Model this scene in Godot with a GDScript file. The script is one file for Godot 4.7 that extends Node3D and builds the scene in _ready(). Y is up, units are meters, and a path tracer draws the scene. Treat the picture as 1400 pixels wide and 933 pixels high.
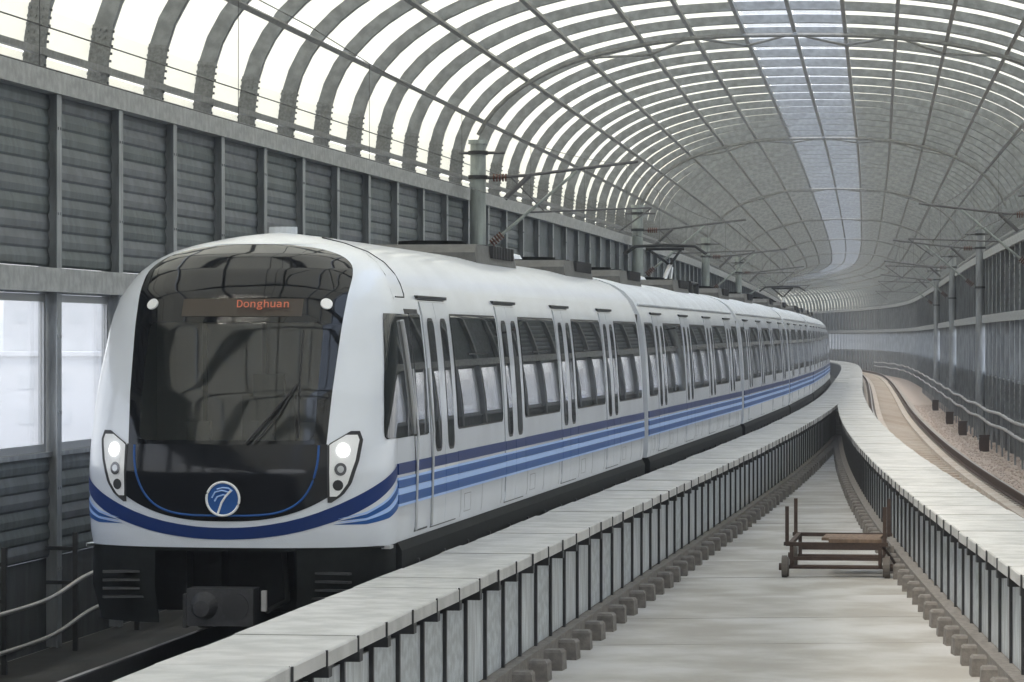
extends Node3D
# A metro train under an arched noise-barrier canopy. Plan: x to the right, depth d = -z away from the camera, y up from rail level.

const SPRING := 5.6      # top of the side walls
const RISE := 3.0        # of the arch above them
const BAY := 2.475       # spacing of ribs and posts
const BAY0 := 34.72       # depth of the rib over the first post
const DECK := -0.5
const WALL_L := 3.2      # track centre to left wall
const WALL_R := 2.9

var M := {}
var path_l: Line
var path_r: Line
var rng := RandomNumberGenerator.new()

# ------------------------------------------------------------------ mesh builder
class MB:
	var v := PackedVector3Array()
	var n := PackedVector3Array()
	var ix := PackedInt32Array()
	func tri(a: Vector3, b: Vector3, c: Vector3, hint := Vector3.ZERO) -> void:
		var m := (b - a).cross(c - a)
		if m.length_squared() < 1e-14:
			return
		m = m.normalized()
		var k := v.size()
		if hint != Vector3.ZERO and m.dot(hint) < 0.0:
			m = -m
			v.append_array([a, c, b])
		else:
			v.append_array([a, b, c])
		n.append_array([m, m, m])
		ix.append_array([k, k + 2, k + 1])
	func quad(a: Vector3, b: Vector3, c: Vector3, d: Vector3, hint := Vector3.ZERO) -> void:
		tri(a, b, c, hint)
		tri(a, c, d, hint)
	func box(c: Vector3, s: Vector3, b := Basis()) -> void:
		var x := b.x * s.x * 0.5
		var y := b.y * s.y * 0.5
		var z := b.z * s.z * 0.5
		for f in [[x, y, z], [-x, y, z], [y, z, x], [-y, z, x], [z, x, y], [-z, x, y]]:
			quad(c + f[0] - f[1] - f[2], c + f[0] + f[1] - f[2], c + f[0] + f[1] + f[2], c + f[0] - f[1] + f[2], f[0])
	# boxes between two corners
	func span(a: Vector3, b: Vector3) -> void:
		box((a + b) * 0.5, (b - a).abs())
	# a row of closed convex sections joined into a bar
	func bar(secs: Array, caps := true) -> void:
		for i in secs.size() - 1:
			var p: PackedVector3Array = secs[i]
			var q: PackedVector3Array = secs[i + 1]
			var mid := Vector3.ZERO
			for k in p.size():
				mid += p[k] + q[k]
			mid /= 2.0 * p.size()
			for k in p.size():
				var k2 := (k + 1) % p.size()
				quad(p[k], p[k2], q[k2], q[k], (p[k] + p[k2] + q[k] + q[k2]) * 0.25 - mid)
		if caps:
			for e in [0, secs.size() - 1]:
				var s: PackedVector3Array = secs[e]
				var away: Vector3 = secs[0][0] - secs[1][0] if e == 0 else secs[e][0] - secs[e - 1][0]
				for k in range(1, s.size() - 1):
					tri(s[0], s[k], s[k + 1], away)
	func tube(p: Array, r: float, sides := 6, r2 := -1.0) -> void:
		var rings := []
		for i in p.size():
			var t: Vector3 = (p[mini(i + 1, p.size() - 1)] - p[maxi(i - 1, 0)]).normalized()
			var u := t.cross(Vector3.UP if absf(t.y) < 0.95 else Vector3.RIGHT).normalized()
			var w := t.cross(u)
			var rr := r if r2 < 0.0 else lerpf(r, r2, float(i) / (p.size() - 1))
			var ring := PackedVector3Array()
			for k in sides:
				ring.append(p[i] + (u * cos(TAU * k / sides) + w * sin(TAU * k / sides)) * rr)
			rings.append(ring)
		var base := v.size()
		for i in rings.size():
			for k in sides:
				v.append(rings[i][k])
				n.append((rings[i][k] - p[i]).normalized())
		for i in rings.size() - 1:
			for k in sides:
				var a := base + i * sides + k
				var b := base + i * sides + (k + 1) % sides
				ix.append_array([a, b + sides, b, a, a + sides, b + sides])
		for e in [0, rings.size() - 1]:
			var away: Vector3 = p[0] - p[1] if e == 0 else p[e] - p[e - 1]
			for k in range(1, sides - 1):
				tri(rings[e][0], rings[e][k], rings[e][k + 1], away)
	# a smooth sheet from rows of points; faces look along hint side
	func sheet(rows: Array, outward: Callable) -> void:
		var nr := rows.size()
		var nc: int = rows[0].size()
		var base := v.size()
		for i in nr:
			for j in nc:
				var p: Vector3 = rows[i][j]
				var du: Vector3 = rows[i][mini(j + 1, nc - 1)] - rows[i][maxi(j - 1, 0)]
				var dv: Vector3 = rows[mini(i + 1, nr - 1)][j] - rows[maxi(i - 1, 0)][j]
				var m := du.cross(dv)
				var o: Vector3 = outward.call(p)
				m = m.normalized() if m.length_squared() > 1e-14 else o
				if m.dot(o) < 0.0:
					m = -m
				v.append(p)
				n.append(m)
		for i in nr - 1:
			for j in nc - 1:
				var a := base + i * nc + j
				var f := (v[a + 1] - v[a]).cross(v[a + nc] - v[a])
				var g := (v[a + nc + 1] - v[a + nc]).cross(v[a + nc + 1] - v[a + 1])
				if (f + g).dot(n[a]) > 0.0:
					ix.append_array([a, a + nc, a + nc + 1, a, a + nc + 1, a + 1])
				else:
					ix.append_array([a, a + nc + 1, a + nc, a, a + 1, a + nc + 1])
	func disc(c: Vector3, r: float, axis: Vector3, h: float, sides := 20) -> void:
		var u := axis.cross(Vector3.UP if absf(axis.y) < 0.9 else Vector3.RIGHT).normalized()
		var w := axis.cross(u).normalized()
		var s0 := PackedVector3Array()
		var s1 := PackedVector3Array()
		for k in sides:
			var e := (u * cos(TAU * k / sides) + w * sin(TAU * k / sides)) * r
			s0.append(c + e - axis * h * 0.5)
			s1.append(c + e + axis * h * 0.5)
		bar([s0, s1])
	func mesh() -> ArrayMesh:
		var a := []
		a.resize(Mesh.ARRAY_MAX)
		a[Mesh.ARRAY_VERTEX] = v
		a[Mesh.ARRAY_NORMAL] = n
		a[Mesh.ARRAY_INDEX] = ix
		var m := ArrayMesh.new()
		if v.size():
			m.add_surface_from_arrays(Mesh.PRIMITIVE_TRIANGLES, a)
		return m

# ------------------------------------------------------------------ nodes
var used := {}
func numbered(called: String) -> String:
	if not used.has(called):
		used[called] = 0
		return called
	used[called] += 1
	return "%s_%03d" % [called, used[called]]

func tag(o: Node, label: String, category: String, group := "") -> Node:
	o.set_meta("label", label)
	o.set_meta("category", category)
	if group:
		o.set_meta("group", group)
	return o

func thing(called: String, label: String, category: String, at := Vector3.ZERO, group := "") -> Node3D:
	var o := Node3D.new()
	o.name = numbered(called)
	add_child(o)
	o.position = at
	tag(o, label, category, group)
	return o

func put(called: String, mesh: Mesh, mat: Material, parent: Node, xf := Transform3D()) -> MeshInstance3D:
	var o := MeshInstance3D.new()
	o.name = called
	o.mesh = mesh
	o.material_override = mat
	o.transform = xf
	parent.add_child(o, true)
	return o

func stuff(o: Node) -> Node:
	o.set_meta("kind", "stuff")
	return o

func structure(called: String, mb: MB, mat: Material) -> MeshInstance3D:
	var o := put(called, mb.mesh(), mat, self)
	o.set_meta("kind", "structure")
	return o

# ------------------------------------------------------------------ plan curves
# a track's centre line by station u: up to BEND the station is the depth, beyond it the line turns left on an arc
const D0 := -60.0
const BEND := 240.0
class Line:
	var x := PackedFloat32Array()
	var d := PackedFloat32Array()
	var th := PackedFloat32Array()

func integrate(knots: Array, slopes: Array, at_d: float, at_x: float, off: float) -> Line:
	var t := Line.new()
	var x := 0.0
	var d := D0
	var th := 0.0
	var fixed := 0.0
	for i in 1101:
		var u := D0 + i * 0.5
		if u <= BEND:
			th = atan(look(knots, slopes, u))
			d = u
		t.x.append(x)
		t.d.append(d)
		t.th.append(th)
		if absf(u - at_d) < 0.26:
			fixed = x
		if u < BEND:
			x += tan(atan(look(knots, slopes, u + 0.25))) * 0.5
		else:
			var bend := look([240.0, 255.0, 365.0, 385.0], [0.0, 1.0 / 750.0, 1.0 / 750.0, 1.0 / 200.0], u)
			var step := 0.5 * (1.0 + off * bend)
			th -= 0.5 * bend
			x += sin(th) * step
			d += cos(th) * step
	for i in t.x.size():
		t.x[i] += at_x - fixed
	return t

func look(k: Array, s: Array, x: float) -> float:
	if x <= k[0]:
		return s[0]
	for i in k.size() - 1:
		if x <= k[i + 1]:
			return lerpf(s[i], s[i + 1], (x - k[i]) / (k[i + 1] - k[i]))
	return s[-1]

func sample(t: Line, u: float) -> float:
	return on(t, u, 0.0, 0.0).x

func slope(t: Line, u: float) -> float:
	var i := clampi(int((u - D0) * 2.0), 0, t.x.size() - 1)
	return tan(t.th[i])

func on(t: Line, u: float, off: float, h: float) -> Vector3:
	var f := clampf((u - D0) * 2.0, 0.0, t.x.size() - 1.001)
	var i := int(f)
	var th := lerpf(t.th[i], t.th[i + 1], f - i)
	return Vector3(lerpf(t.x[i], t.x[i + 1], f - i) + off * cos(th), h, -(lerpf(t.d[i], t.d[i + 1], f - i) - off * sin(th)))

func along(t: Line, u: float) -> Basis:   # x right, y up, -z along the track
	var i := clampi(int((u - D0) * 2.0), 0, t.x.size() - 1)
	return Basis(Vector3.UP, -t.th[i])

func run_bar(mb: MB, t: Line, prof: Array, d0: float, d1: float, step := 2.5) -> void:
	var secs := []
	var count := maxi(1, int(ceil((d1 - d0) / step)))
	for i in count + 1:
		var d := lerpf(d0, d1, float(i) / count)
		var s := PackedVector3Array()
		for p in prof:
			s.append(on(t, d, p[0], p[1]))
		secs.append(s)
	mb.bar(secs)

func rect(a0: float, a1: float, h0: float, h1: float) -> Array:
	return [[a0, h0], [a1, h0], [a1, h1], [a0, h1]]

# ------------------------------------------------------------------ canopy sections
class Sec:
	var l: Vector3
	var r: Vector3
	var mid: Vector3
	var across: Vector3
	var ahead: Vector3
	var a: float
	var pts := PackedVector2Array()
	var len := PackedFloat32Array()
	var half: float

func section(d: float) -> Sec:
	var s := Sec.new()
	s.l = on(path_l, d, -WALL_L, 0.0)
	s.r = on(path_r, d, WALL_R, 0.0)
	s.mid = (s.l + s.r) * 0.5
	s.across = (s.r - s.l).normalized()
	s.ahead = Vector3.UP.cross(s.across).normalized()
	s.a = s.l.distance_to(s.r) * 0.5
	var m := 2.0 / 2.5
	var total := 0.0
	for i in 141:
		var th := PI * (1.0 - i / 140.0)
		var p := Vector2(s.a * signf(cos(th)) * pow(absf(cos(th)), m), RISE * pow(absf(sin(th)), m))
		if i > 0:
			total += p.distance_to(s.pts[i - 1])
		s.pts.append(p)
		s.len.append(total)
	s.half = total * 0.5
	return s

# a point on the arch, t metres along it from the crown, out metres outside its inner line
func arch(s: Sec, t: float, out := 0.0) -> Vector3:
	var x := clampf(t + s.half, 0.0, s.half * 2.0 - 1e-4)
	var lo := 0
	var hi := 140
	while hi - lo > 1:
		var k := (lo + hi) / 2
		if s.len[k] <= x:
			lo = k
		else:
			hi = k
	var f := (x - s.len[lo]) / maxf(1e-6, s.len[hi] - s.len[lo])
	var p := s.pts[lo].lerp(s.pts[hi], f)
	var a := s.pts[maxi(lo - 2, 0)]
	var b := s.pts[mini(hi + 2, 140)]
	var tg := (b - a).normalized()
	var nn := Vector2(-tg.y, tg.x)
	p += nn * out
	return s.mid + s.across * p.x + Vector3(0, SPRING + p.y, 0)

func purlin_t(s: Sec, k: int) -> float:
	var i := absi(k)
	var t := 0.0
	if i <= 3:
		t = 0.96 * i
	else:
		t = lerpf(2.88, s.half - 0.20, (i - 3) / 4.0)
	return t * signi(k)

# ------------------------------------------------------------------ textures and materials
func noise_tex(seed_n: int, freq: float, dark: Color, light: Color, octaves := 5, stretch := 1.0, size := 512) -> ImageTexture:
	var f := FastNoiseLite.new()
	f.seed = seed_n
	f.noise_type = FastNoiseLite.TYPE_SIMPLEX_SMOOTH
	f.frequency = freq
	f.fractal_octaves = octaves
	f.fractal_gain = 0.55
	var g := f.get_seamless_image(size, int(size / stretch))
	g.resize(size, size, Image.INTERPOLATE_CUBIC)
	var im := Image.create(size, size, false, Image.FORMAT_RGB8)
	for y in size:
		for x in size:
			im.set_pixel(x, y, dark.lerp(light, smoothstep(0.12, 0.88, g.get_pixel(x, y).r)))
	return ImageTexture.create_from_image(im)

func grey(x: float) -> Color:
	return Color(x, x, x)

func mat(called: String, albedo: Color, rough: float, metal := 0.0, tex: Texture2D = null, tile := 1.0, bump: Texture2D = null, bump_cm := 0.3) -> StandardMaterial3D:
	var m := StandardMaterial3D.new()
	m.resource_name = called
	m.albedo_color = albedo.linear_to_srgb()     # albedo given as a linear, real-world value
	m.albedo_color.a = albedo.a
	m.roughness = rough
	m.metallic = metal
	if tex:
		m.albedo_texture = tex
	if bump:
		m.heightmap_enabled = true
		m.heightmap_texture = bump
		m.heightmap_scale = bump_cm
	if tex or bump:
		m.uv1_triplanar = true
		m.uv1_world_triplanar = true
		m.uv1_scale = Vector3.ONE / tile
	M[called] = m
	return m

func pane(called: String, albedo: Color, alpha: float) -> StandardMaterial3D:
	var m := mat(called, Color(albedo.r, albedo.g, albedo.b, alpha), 0.05)
	m.transparency = BaseMaterial3D.TRANSPARENCY_ALPHA
	return m

func make_materials() -> void:
	var mottle := noise_tex(3, 0.012, grey(0.82), grey(1.0))
	var stain := noise_tex(8, 0.006, Color(0.85, 0.835, 0.81), Color(1, 1, 1), 6)
	var streak := noise_tex(14, 0.02, grey(0.80), grey(1.0), 5, 6.0)
	var clean := noise_tex(47, 0.006, grey(0.955), grey(1.0), 5)
	var soft := noise_tex(41, 0.008, grey(0.90), grey(1.0), 5)
	var fine := noise_tex(21, 0.06, grey(0.3), grey(0.9), 4)
	var dust := noise_tex(29, 0.01, Color(0.90, 0.84, 0.79), Color(1, 0.985, 0.97), 6)
	mat("concrete", Color(0.470, 0.460, 0.445), 0.9, 0, stain, 7.0, fine, 0.25)
	mat("concrete_b", Color(0.49, 0.48, 0.465), 0.9, 0, stain, 5.2, fine, 0.25)
	mat("concrete_c", Color(0.445, 0.435, 0.415), 0.9, 0, stain, 6.1, fine, 0.25)
	mat("dusty_bed", Color(0.60, 0.53, 0.49), 0.92, 0, dust, 3.3, fine, 0.3)
	mat("lid_a", Color(0.50, 0.495, 0.48), 0.88, 0, soft, 2.3, fine, 0.15)
	mat("lid_b", Color(0.475, 0.47, 0.455), 0.9, 0, soft, 1.9, fine, 0.15)
	mat("lid_c", Color(0.52, 0.51, 0.495), 0.88, 0, soft, 2.9, fine, 0.15)
	mat("shade_concrete", Color(0.045, 0.046, 0.044), 0.9, 0, stain, 3.0, fine, 0.3)  # concrete with the shade under the train put into its colour
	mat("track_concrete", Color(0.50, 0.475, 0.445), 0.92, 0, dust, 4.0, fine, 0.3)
	mat("parapet", Color(0.075, 0.082, 0.085), 0.85, 0, streak, 2.5, fine, 0.2)
	mat("block", Color(0.22, 0.20, 0.18), 0.9, 0, mottle, 0.8, fine, 0.3)
	mat("rib", Color(0.27, 0.285, 0.295), 0.5, 0.35, mottle, 1.6)
	mat("bolted", Color(0.25, 0.26, 0.265), 0.5, 0.35, mottle, 0.4)
	mat("purlin", Color(0.26, 0.265, 0.26), 0.5, 0.35, mottle, 1.1)
	mat("post", Color(0.33, 0.35, 0.365), 0.45, 0.3, streak, 2.0)
	mat("beam", Color(0.40, 0.41, 0.41), 0.5, 0.3, mottle, 1.3)
	mat("board_a", Color(0.135, 0.152, 0.163), 0.6, 0.1, streak, 2.6)
	mat("board_b", Color(0.122, 0.142, 0.148), 0.6, 0.1, streak, 1.9)
	mat("board_c", Color(0.145, 0.157, 0.172), 0.6, 0.1, mottle, 2.2)
	mat("panel_a", Color(0.64, 0.68, 0.71), 0.4, 0.2, streak, 1.4)
	mat("panel_b", Color(0.56, 0.60, 0.63), 0.45, 0.2, mottle, 1.1)
	mat("dark_steel", Color(0.035, 0.037, 0.04), 0.55, 0.3, mottle, 0.7)
	mat("arm_steel", Color(0.11, 0.11, 0.115), 0.5, 0.3)
	mat("mast", Color(0.36, 0.40, 0.385), 0.5, 0.2, streak, 1.7)
	mat("rail_rust", Color(0.075, 0.036, 0.022), 0.75, 0.2, mottle, 0.5)
	mat("rail_top", Color(0.35, 0.32, 0.30), 0.35, 0.8)
	mat("cable", Color(0.40, 0.39, 0.38), 0.55)
	mat("cart_rust", Color(0.075, 0.045, 0.032), 0.8, 0.2, mottle, 0.4)
	mat("cart_wood", Color(0.20, 0.13, 0.085), 0.85, 0, streak, 0.7)
	mat("cart_tyre", Color(0.12, 0.105, 0.09), 0.8)
	mat("wire", Color(0.05, 0.05, 0.05), 0.5, 0.4)
	mat("insulator", Color(0.10, 0.04, 0.03), 0.25)
	# train
	var w := mat("white_paint", Color(0.655, 0.685, 0.74), 0.32, 0, clean, 3.4)
	w.clearcoat_enabled = true
	w.clearcoat = 0.5
	w.clearcoat_roughness = 0.08
	mat("roof_paint", Color(0.64, 0.665, 0.70), 0.5, 0, soft, 3.0)
	mat("black_glass", Color(0.008, 0.009, 0.011), 0.04)
	mat("window_glass", Color(0.016, 0.019, 0.020), 0.0)
	mat("mask_panel", Color(0.009, 0.010, 0.013), 0.10)
	pane("windshield", Color(0.02, 0.025, 0.025), 0.22)
	for k in ["black_glass", "mask_panel"]:
		M[k].metallic_specular = 0.40
	mat("navy", Color(0.009, 0.030, 0.135), 0.3)
	mat("blue", Color(0.020, 0.085, 0.28), 0.3)
	mat("light_blue", Color(0.36, 0.51, 0.82), 0.3)
	for k in ["navy", "blue", "light_blue"]:
		M[k].roughness = 0.45
		M[k].metallic_specular = 0.3
	mat("seal", Color(0.02, 0.02, 0.022), 0.6)
	mat("seam", Color(0.22, 0.225, 0.235), 0.6)
	mat("skirt", Color(0.014, 0.016, 0.016), 0.75, 0, mottle, 0.9)
	M.skirt.metallic_specular = 0.25
	mat("cab_grey", Color(0.14, 0.145, 0.14), 0.7)
	mat("cab_dark", Color(0.035, 0.037, 0.036), 0.7)
	mat("silver", Color(0.45, 0.46, 0.47), 0.35, 0.6)
	mat("coupler", Color(0.05, 0.05, 0.053), 0.55, 0.3, mottle, 0.4)
	mat("roof_unit", Color(0.13, 0.128, 0.12), 0.6, 0, mottle, 1.0)
	mat("lamp_white", Color(0.80, 0.80, 0.80), 0.25)
	mat("reflector", Color(0.14, 0.14, 0.15), 0.2, 0.5)
	var e := mat("headlamp_glow", Color(0.9, 0.9, 0.9), 0.3)
	e.emission_enabled = true
	e.emission = Color(1, 1, 1)
	e.emission_energy_multiplier = 1.0
	var l := mat("led_text", Color(0.3, 0.1, 0.05), 0.5)
	l.emission_enabled = true
	l.emission = Color(0.85, 0.36, 0.24)
	l.emission_energy_multiplier = 0.11
	mat("led_board", Color(0.035, 0.024, 0.016), 0.5)
	# canopy
	var p := mat("cream_sheet", Color(0.82, 0.78, 0.66, 0.84), 0.5)
	p.transparency = BaseMaterial3D.TRANSPARENCY_ALPHA
	p.backlight_enabled = true
	p.backlight = Color(1, 0.985, 0.93)
	pane("ridge_sheet", Color(0.72, 0.78, 0.95), 0.06)
	pane("wall_pane", Color(0.80, 0.79, 0.79), 0.16)
	mat("frame", Color(0.36, 0.37, 0.38), 0.4, 0.5)
	mat("land", Color(0.32, 0.31, 0.29), 0.95, 0, mottle, 60.0)
	mat("far_wall", Color(0.55, 0.54, 0.54), 0.9)
	mat("far_window", Color(0.49, 0.49, 0.49), 0.5)

# ------------------------------------------------------------------ setting
func build_deck() -> void:
	var mb := MB.new()
	var secs := []
	for i in 131:
		var d := -50.0 + i * 4.1
		var s := section(d)
		var l := s.l - s.across * 0.35
		var r := s.r + s.across * 0.35
		secs.append(PackedVector3Array([l + Vector3(0, DECK - 0.7, 0), r + Vector3(0, DECK - 0.7, 0), r + Vector3(0, DECK, 0), l + Vector3(0, DECK, 0)]))
	mb.bar(secs)
	structure("viaduct_deck", mb, M.concrete)
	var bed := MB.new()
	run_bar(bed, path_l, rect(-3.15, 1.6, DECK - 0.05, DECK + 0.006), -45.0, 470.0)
	structure("track_bed", bed, M.shade_concrete)  # dark sheet added over the deck, painting the shade below the train
	var dusty := MB.new()
	run_bar(dusty, path_r, rect(-1.2, 2.85, DECK - 0.05, DECK + 0.006), -45.0, 470.0)
	structure("track_bed", dusty, M.dusty_bed).name = "track_bed_001"
	# floor of the gap between the walkways, cast in panels
	var gap := Node3D.new()
	gap.name = "gap_floor"
	gap.set_meta("kind", "structure")
	add_child(gap)
	for i in 30:
		var u := 6.0 + i * 3.3
		var p := MB.new()
		var q := []
		var y := DECK + 0.012 + rng.randf_range(0.0, 0.006)
		for e in [u, u + 3.28]:
			var l := on(path_l, e, 2.1, 0.0)
			var r := on(path_r, e, -1.8, 0.0)
			if r.x - l.x < 0.2:
				r = l + Vector3(0.2, 0, 0)
			l.y = DECK - 0.02
			r.y = DECK - 0.02
			q.append(PackedVector3Array([l, r, Vector3(r.x, y, r.z), Vector3(l.x, y, l.z)]))
		p.bar(q)
		put("floor_slab", p.mesh(), M[["concrete", "concrete_b", "concrete", "concrete_c", "concrete_b"][rng.randi() % 5]], gap)
	var g := MB.new()
	g.box(Vector3(0, -10.5, -200), Vector3(3000, 1, 3000))
	structure("ground", g, M.land)

func board_mesh() -> ArrayMesh:    # one pressed metal board, unit length along x, face towards +z
	var mb := MB.new()
	var prof := [[0.0, 0.0], [0.0, 0.034], [0.025, 0.052], [0.095, 0.058], [0.160, 0.040], [0.1836, 0.034], [0.1836, 0.0]]
	var a := PackedVector3Array()
	var b := PackedVector3Array()
	for p in prof:
		a.append(Vector3(-0.5, p[0], p[1]))
		b.append(Vector3(0.5, p[0], p[1]))
	mb.bar([a, b])
	return mb.mesh()

func build_wall(side: int) -> void:
	var left := side < 0
	var w := thing("sound_barrier_wall", "grey noise barrier wall of boards, posts and clear panes behind the train" if left else "grey noise barrier wall of close posts beside the rusty empty track", "wall")
	var post := MB.new()      # an H column, web across the wall
	post.box(Vector3(0, 2.45, 0.155), Vector3(0.17, 5.86, 0.016))
	post.box(Vector3(0, 2.45, 0.06), Vector3(0.014, 5.86, 0.174))
	post.box(Vector3(0, 2.45, -0.035), Vector3(0.17, 5.86, 0.016))
	for h in [0.35, 1.2, 2.0, 2.8, 4.1, 5.0]:
		post.box(Vector3(0.045, h, 0.168), Vector3(0.03, 0.03, 0.012))
		post.box(Vector3(-0.045, h, 0.168), Vector3(0.03, 0.03, 0.012))
	var post_m := post.mesh()
	var board := board_mesh()
	var pm := MB.new()
	pm.box(Vector3(0, 0, 0), Vector3(0.94, 1.50, 0.012))
	var pane_m := pm.mesh()
	var fm := MB.new()
	fm.span(Vector3(-0.498, 0.75, -0.02), Vector3(0.498, 0.83, 0.03))
	fm.span(Vector3(-0.498, -0.83, -0.02), Vector3(0.498, -0.75, 0.03))
	fm.span(Vector3(-0.498, -0.75, -0.02), Vector3(-0.47, 0.75, 0.03))
	fm.span(Vector3(0.47, -0.75, -0.02), Vector3(0.498, 0.75, 0.03))
	var frame_m := fm.mesh()
	var rest := {}
	for k in ["board_a", "board_b", "board_c", "frame", "wall_pane", "post"]:
		rest[k] = MB.new()
	var kinds := ["board_a", "board_b", "board_c"]
	var single := 0
	var first_single := -4 if left else 18
	var points := []
	for i in range(-24, 182):
		var s := section(BAY0 + i * BAY)
		points.append(s.l if left else s.r)
	for i in points.size() - 1:
		var a: Vector3 = points[i]
		var b: Vector3 = points[i + 1]
		var dir := (b - a).normalized()
		var inward := dir.cross(Vector3.UP) if left else Vector3.UP.cross(dir)
		var x := Vector3.UP.cross(inward)
		var bs := Basis(x, Vector3.UP, inward)
		var k := i - 24
		var lone := k >= first_single and k < first_single + 20
		if k >= -6 and k < 80:
			put("post", post_m, M.post, w, Transform3D(bs, a))
		else:
			rest.post.box(a + Vector3(0, 2.45, 0) + inward * 0.06, Vector3(0.17, 5.86, 0.2), bs)
		var mid := (a + b) * 0.5
		var length := a.distance_to(b)
		for j in 17:
			var h := 0.47 + j * 0.178 if j < 6 else 3.54 + (j - 6) * 0.184
			if j >= 16:
				continue
			var xf := Transform3D(Basis(x * (length - 0.02), Vector3.UP * (0.968 if j < 6 else 1.0), inward), mid + Vector3(0, h, 0) + inward * (rng.randf() * 0.006))
			var kind: String = kinds[rng.randi() % 3]
			if lone and single < 300:
				put("board", board, M[kind], w, xf)
				single += 1
			else:
				rest[kind].box(xf * Vector3(0, 0.086, 0.02), Vector3(length - 0.02, 0.1835 if j >= 6 else 0.1775, 0.055), bs)
		var at := mid + Vector3(0, 2.42, 0) + inward * 0.01
		var sc := Transform3D(Basis(x * (length - 0.18), Vector3.UP, inward), at)
		if k >= -6 and k < 60:
			var p := put("pane", pane_m, M.wall_pane, w, sc)
			put("frame", frame_m, M.frame, p)
		else:
			rest.wall_pane.box(at, Vector3(length - 0.3, 1.5, 0.012), bs)
			rest.frame.box(at + Vector3(0, 0.79, 0), Vector3(length - 0.2, 0.08, 0.05), bs)
			rest.frame.box(at - Vector3(0, 0.79, 0), Vector3(length - 0.2, 0.08, 0.05), bs)
	for k in rest:
		var called := {"frame": "frame", "wall_pane": "pane", "post": "post"}
		stuff(put(called.get(k, "board"), rest[k].mesh(), M[k], w))
	# long members
	for row in [["top_beam", 5.36, 5.60, -0.04, 0.20, "beam"], ["mid_beam", 3.27, 3.52, 0.164, 0.235, "beam"], ["mid_channel", 3.255, 3.535, -0.02, 0.045, "post"], ["sill", 1.535, 1.585, -0.02, 0.09, "post"], ["parapet", DECK, 0.46, -0.22, 0.02, "parapet"]]:
		var mb := MB.new()
		var secs := []
		for i in points.size():
			var p: Vector3 = points[i]
			var dir: Vector3 = (points[mini(i + 1, points.size() - 1)] - points[maxi(i - 1, 0)]).normalized()
			var inward := dir.cross(Vector3.UP) if left else Vector3.UP.cross(dir)
			secs.append(PackedVector3Array([p + inward * row[3] + Vector3(0, row[1], 0), p + inward * row[4] + Vector3(0, row[1], 0), p + inward * row[4] + Vector3(0, row[2], 0), p + inward * row[3] + Vector3(0, row[2], 0)]))
		mb.bar(secs)
		put(row[0], mb.mesh(), M[row[5]], w)

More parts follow.
